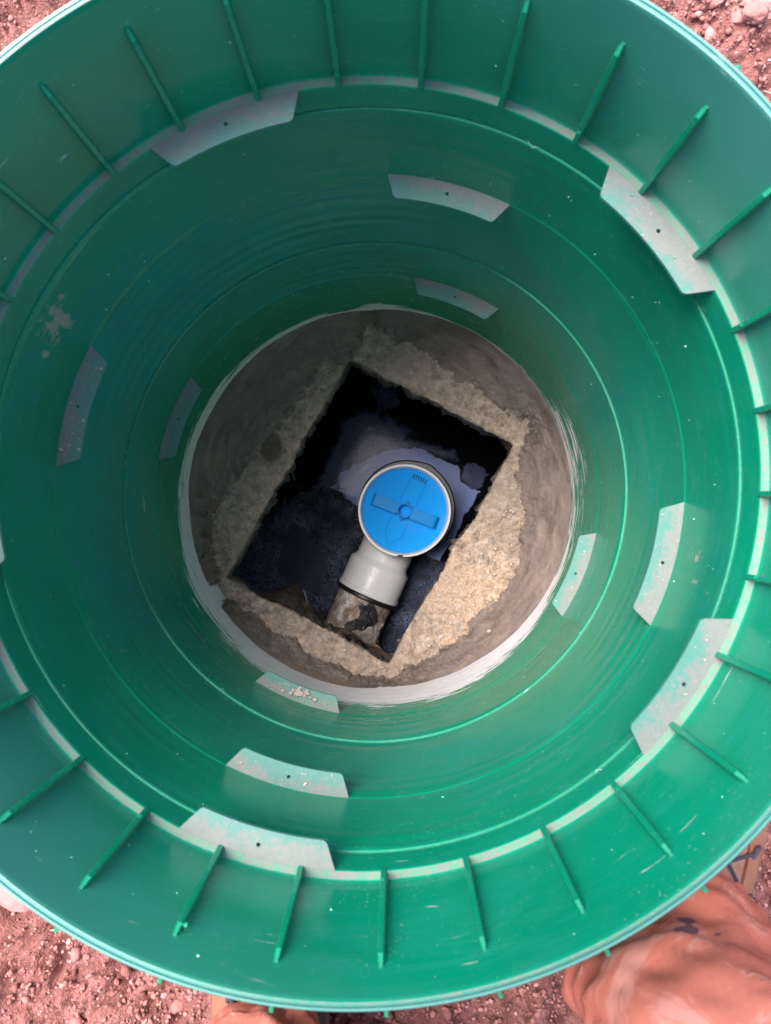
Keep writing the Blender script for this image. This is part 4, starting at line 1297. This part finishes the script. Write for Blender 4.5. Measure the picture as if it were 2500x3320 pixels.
    for x, x2 in zip(xs_h[:-1], xs_h[1:]):
        for sg in (-1, 1):
            bm = bmesh.new()
            tube(bm, [(x, sg * 0.024, top(x) + 0.006), ((x + x2) / 2, 0, top((x + x2) / 2) + 0.009 + 0.001 * sg), (x2, -sg * 0.024, top(x2) + 0.006)], 0.0014, 7)
            bm_obj('lace', bm, M['lace'], B)
    return B
boot((0.280, -0.330, 0.0), 57, 230)
boot((-0.088, -0.470, 0.0), 93, 240)

def person_body():
    J = {'pelvis': ((0.06, -0.86, 0.77), .13), 'belly': ((0.055, -0.76, 0.92), .125), 'chest': ((0.05, -0.58, 1.09), .135), 'neck0': ((0.045, -0.44, 1.19), .075), 'neck': ((0.042, -0.38, 1.215), .055),
         'skull': ((0.04, -0.30, 1.225), .085), 'crown': ((0.04, -0.225, 1.235), .080),
         'hipR': ((0.13, -0.84, 0.74), .09), 'kneeR': ((0.205, -0.430, 0.52), .058), 'ankR': ((0.245, -0.395, 0.10), .038), 'footR': ((0.31, -0.30, 0.055), .03),
         'hipL': ((-0.01, -0.85, 0.74), .09), 'kneeL': ((-0.080, -0.500, 0.52), .058), 'ankL': ((-0.08, -0.535, 0.10), .038), 'footL': ((-0.09, -0.40, 0.055), .03),
         'shR': ((0.23, -0.50, 1.12), .060), 'elR': ((0.25, -0.36, 0.88), .042), 'wrR': ((0.125, -0.155, 0.755), .027), 'paR': ((0.098, -0.110, 0.738), .026),
         'shL': ((-0.14, -0.50, 1.12), .060), 'elL': ((-0.19, -0.36, 0.88), .042), 'wrL': ((-0.075, -0.155, 0.755), .027), 'paL': ((-0.044, -0.110, 0.738), .026)}
    E = [('pelvis', 'belly'), ('belly', 'chest'), ('chest', 'neck0'), ('neck0', 'neck'), ('neck', 'skull'), ('skull', 'crown'), ('pelvis', 'hipR'), ('hipR', 'kneeR'), ('kneeR', 'ankR'), ('ankR', 'footR'),
         ('pelvis', 'hipL'), ('hipL', 'kneeL'), ('kneeL', 'ankL'), ('ankL', 'footL'), ('chest', 'shR'), ('shR', 'elR'), ('elR', 'wrR'), ('wrR', 'paR'), ('chest', 'shL'), ('shL', 'elL'), ('elL', 'wrL'), ('wrL', 'paL')]
    for sd_, sg in (('R', 1), ('L', -1)):
        px_, py_, pz_ = J['pa' + sd_][0]
        for f in range(4):
            # fingers close round the edge of the phone
            y0 = py_ + 0.022 - f * 0.017
            ln = (0.95, 1.0, 0.95, 0.8)[f]
            J['f%s%da' % (sd_, f)] = ((px_ - sg * 0.008, y0, pz_ + 0.000), .0095)
            J['f%s%db' % (sd_, f)] = ((px_ - sg * 0.022 * ln, y0 + 0.004, pz_ - 0.016), .0085)
            J['f%s%dc' % (sd_, f)] = ((px_ - sg * 0.042 * ln, y0 + 0.006, pz_ - 0.019), .0078)
            E += [('pa' + sd_, 'f%s%da' % (sd_, f)), ('f%s%da' % (sd_, f), 'f%s%db' % (sd_, f)), ('f%s%db' % (sd_, f), 'f%s%dc' % (sd_, f))]
        J['t%sa' % sd_] = ((px_ - sg * 0.012, py_ - 0.004, pz_ + 0.020), .011); J['t%sb' % sd_] = ((px_ - sg * 0.036, py_ + 0.012, pz_ + 0.014), .009)
        E += [('pa' + sd_, 't%sa' % sd_), ('t%sa' % sd_, 't%sb' % sd_)]
    names = list(J)
    me = bpy.data.meshes.new('body')
    me.from_pydata([Vector(J[n][0]) - PO for n in names], [(names.index(a), names.index(b)) for a, b in E], [])
    o = bpy.data.objects.new('body', me); COL.objects.link(o); o.parent = person
    sk = o.modifiers.new('skin', 'SKIN'); sk.use_smooth_shade = True
    for i, n in enumerate(names):
        me.skin_vertices[0].data[i].radius = (J[n][1], J[n][1])
        me.skin_vertices[0].data[i].use_root = (i == 0)
    ss = o.modifiers.new('sub', 'SUBSURF'); ss.levels = 1; ss.render_levels = 2
    me.materials.append(M['skin'])
    # jacket follows the torso and arms
    jn = ['pelvis', 'belly', 'chest', 'neck0', 'shR', 'elR', 'wrR', 'shL', 'elL', 'wrL']
    je = [(a, b) for a, b in E if a in jn and b in jn]
    me = bpy.data.meshes.new('jacket')
    pts = {n: Vector(J[n][0]) for n in jn}
    pts['wrR'] = pts['wrR'].lerp(pts['elR'], 0.08); pts['wrL'] = pts['wrL'].lerp(pts['elL'], 0.08)
    me.from_pydata([pts[n] - PO for n in jn], [(jn.index(a), jn.index(b)) for a, b in je], [])
    o = bpy.data.objects.new('jacket', me); COL.objects.link(o); o.parent = person
    sk = o.modifiers.new('skin', 'SKIN'); sk.use_smooth_shade = True
    for i, n in enumerate(jn):
        r_ = J[n][1] * 1.12 + 0.012
        me.skin_vertices[0].data[i].radius = (r_, r_); me.skin_vertices[0].data[i].use_root = (i == 0)
    ss = o.modifiers.new('sub', 'SUBSURF'); ss.levels = 1; ss.render_levels = 2
    me.materials.append(M['jacket'])
    # hair, ears, nose, eyes, mouth: the face looks down at the shaft
    hc = Vector((0.04, -0.262, 1.235)) - PO
    V, F = ico(3)
    H = V * np.array([0.083, 0.098, 0.075]); H = H[:, :] + np.array([0, -0.008, 0.024])
    H *= (1 + 0.03 * fbm(V[:, 0], V[:, 1] + V[:, 2], 0.25, 3, 260))[:, None]
    link('hair', py_mesh('hair', H + np.array(hc), [tuple(int(i) for i in f) for f in F]), M['hair'], person, sharp=None)
    for sg in (-1, 1):
        Vv = V * np.array([0.008, 0.016, 0.026]) + np.array(hc) + np.array([sg * 0.086, -0.01, -0.005])
        link('ear', py_mesh('ear', Vv, [tuple(int(i) for i in f) for f in F]), M['skin'], person, sharp=None)
        Vv = V * np.array([0.011, 0.007, 0.008]) + np.array(hc) + np.array([sg * 0.031, 0.012, -0.078])
        link('eye', py_mesh('eye', Vv, [tuple(int(i) for i in f) for f in F]), M['hair'], person, sharp=None)
    Vv = V * np.array([0.012, 0.022, 0.018]) + np.array(hc) + np.array([0, -0.018, -0.086])
    link('nose', py_mesh('nose', Vv, [tuple(int(i) for i in f) for f in F]), M['skin'], person, sharp=None)
    Vv = V * np.array([0.024, 0.006, 0.005]) + np.array(hc) + np.array([0, -0.050, -0.074])
    link('mouth', py_mesh('mouth', Vv, [tuple(int(i) for i in f) for f in F]), M['tongue'], person, sharp=None)
person_body()

bm = bmesh.new()
box(bm, (0.146, 0.072, 0.008), bevel=0.0025)
bmesh.ops.rotate(bm, cent=(0, 0, 0), matrix=Matrix.Rotation(R(90), 3, 'Z'), verts=bm.verts)
ph = bm_obj('phone', bm, M['phone'], loc=(0.0269, -0.098, 0.7275))
tag(ph, 'dark phone held level over the shaft in both hands', 'phone')

def straw(name, x, y, a, L, label):
    pts = [(x + L * t * math.cos(a) + 0.002 * math.sin(t * 5), y + L * t * math.sin(a), 0.022 + 0.003 * math.sin(t * 3)) for t in (0, .25, .5, .75, 1)]
    bm = bmesh.new(); tube(bm, pts, [0.0007, 0.0008, 0.0007, 0.0006, 0.0004], 5)
    tag(bm_obj(name, bm, M['crumb'], sharp=60), label, 'straw')
straw('straw', 0.300, 0.395, 1.9, 0.024, 'short pale straw on the soil beyond the upper right rim')
straw('straw', 0.385, 0.360, 2.4, 0.016, 'short pale straw on the soil at the right edge, below the flat stone')
straw('straw', -0.300, -0.420, 0.4, 0.020, 'thin pale straw on the soil at the lower left of the shaft')
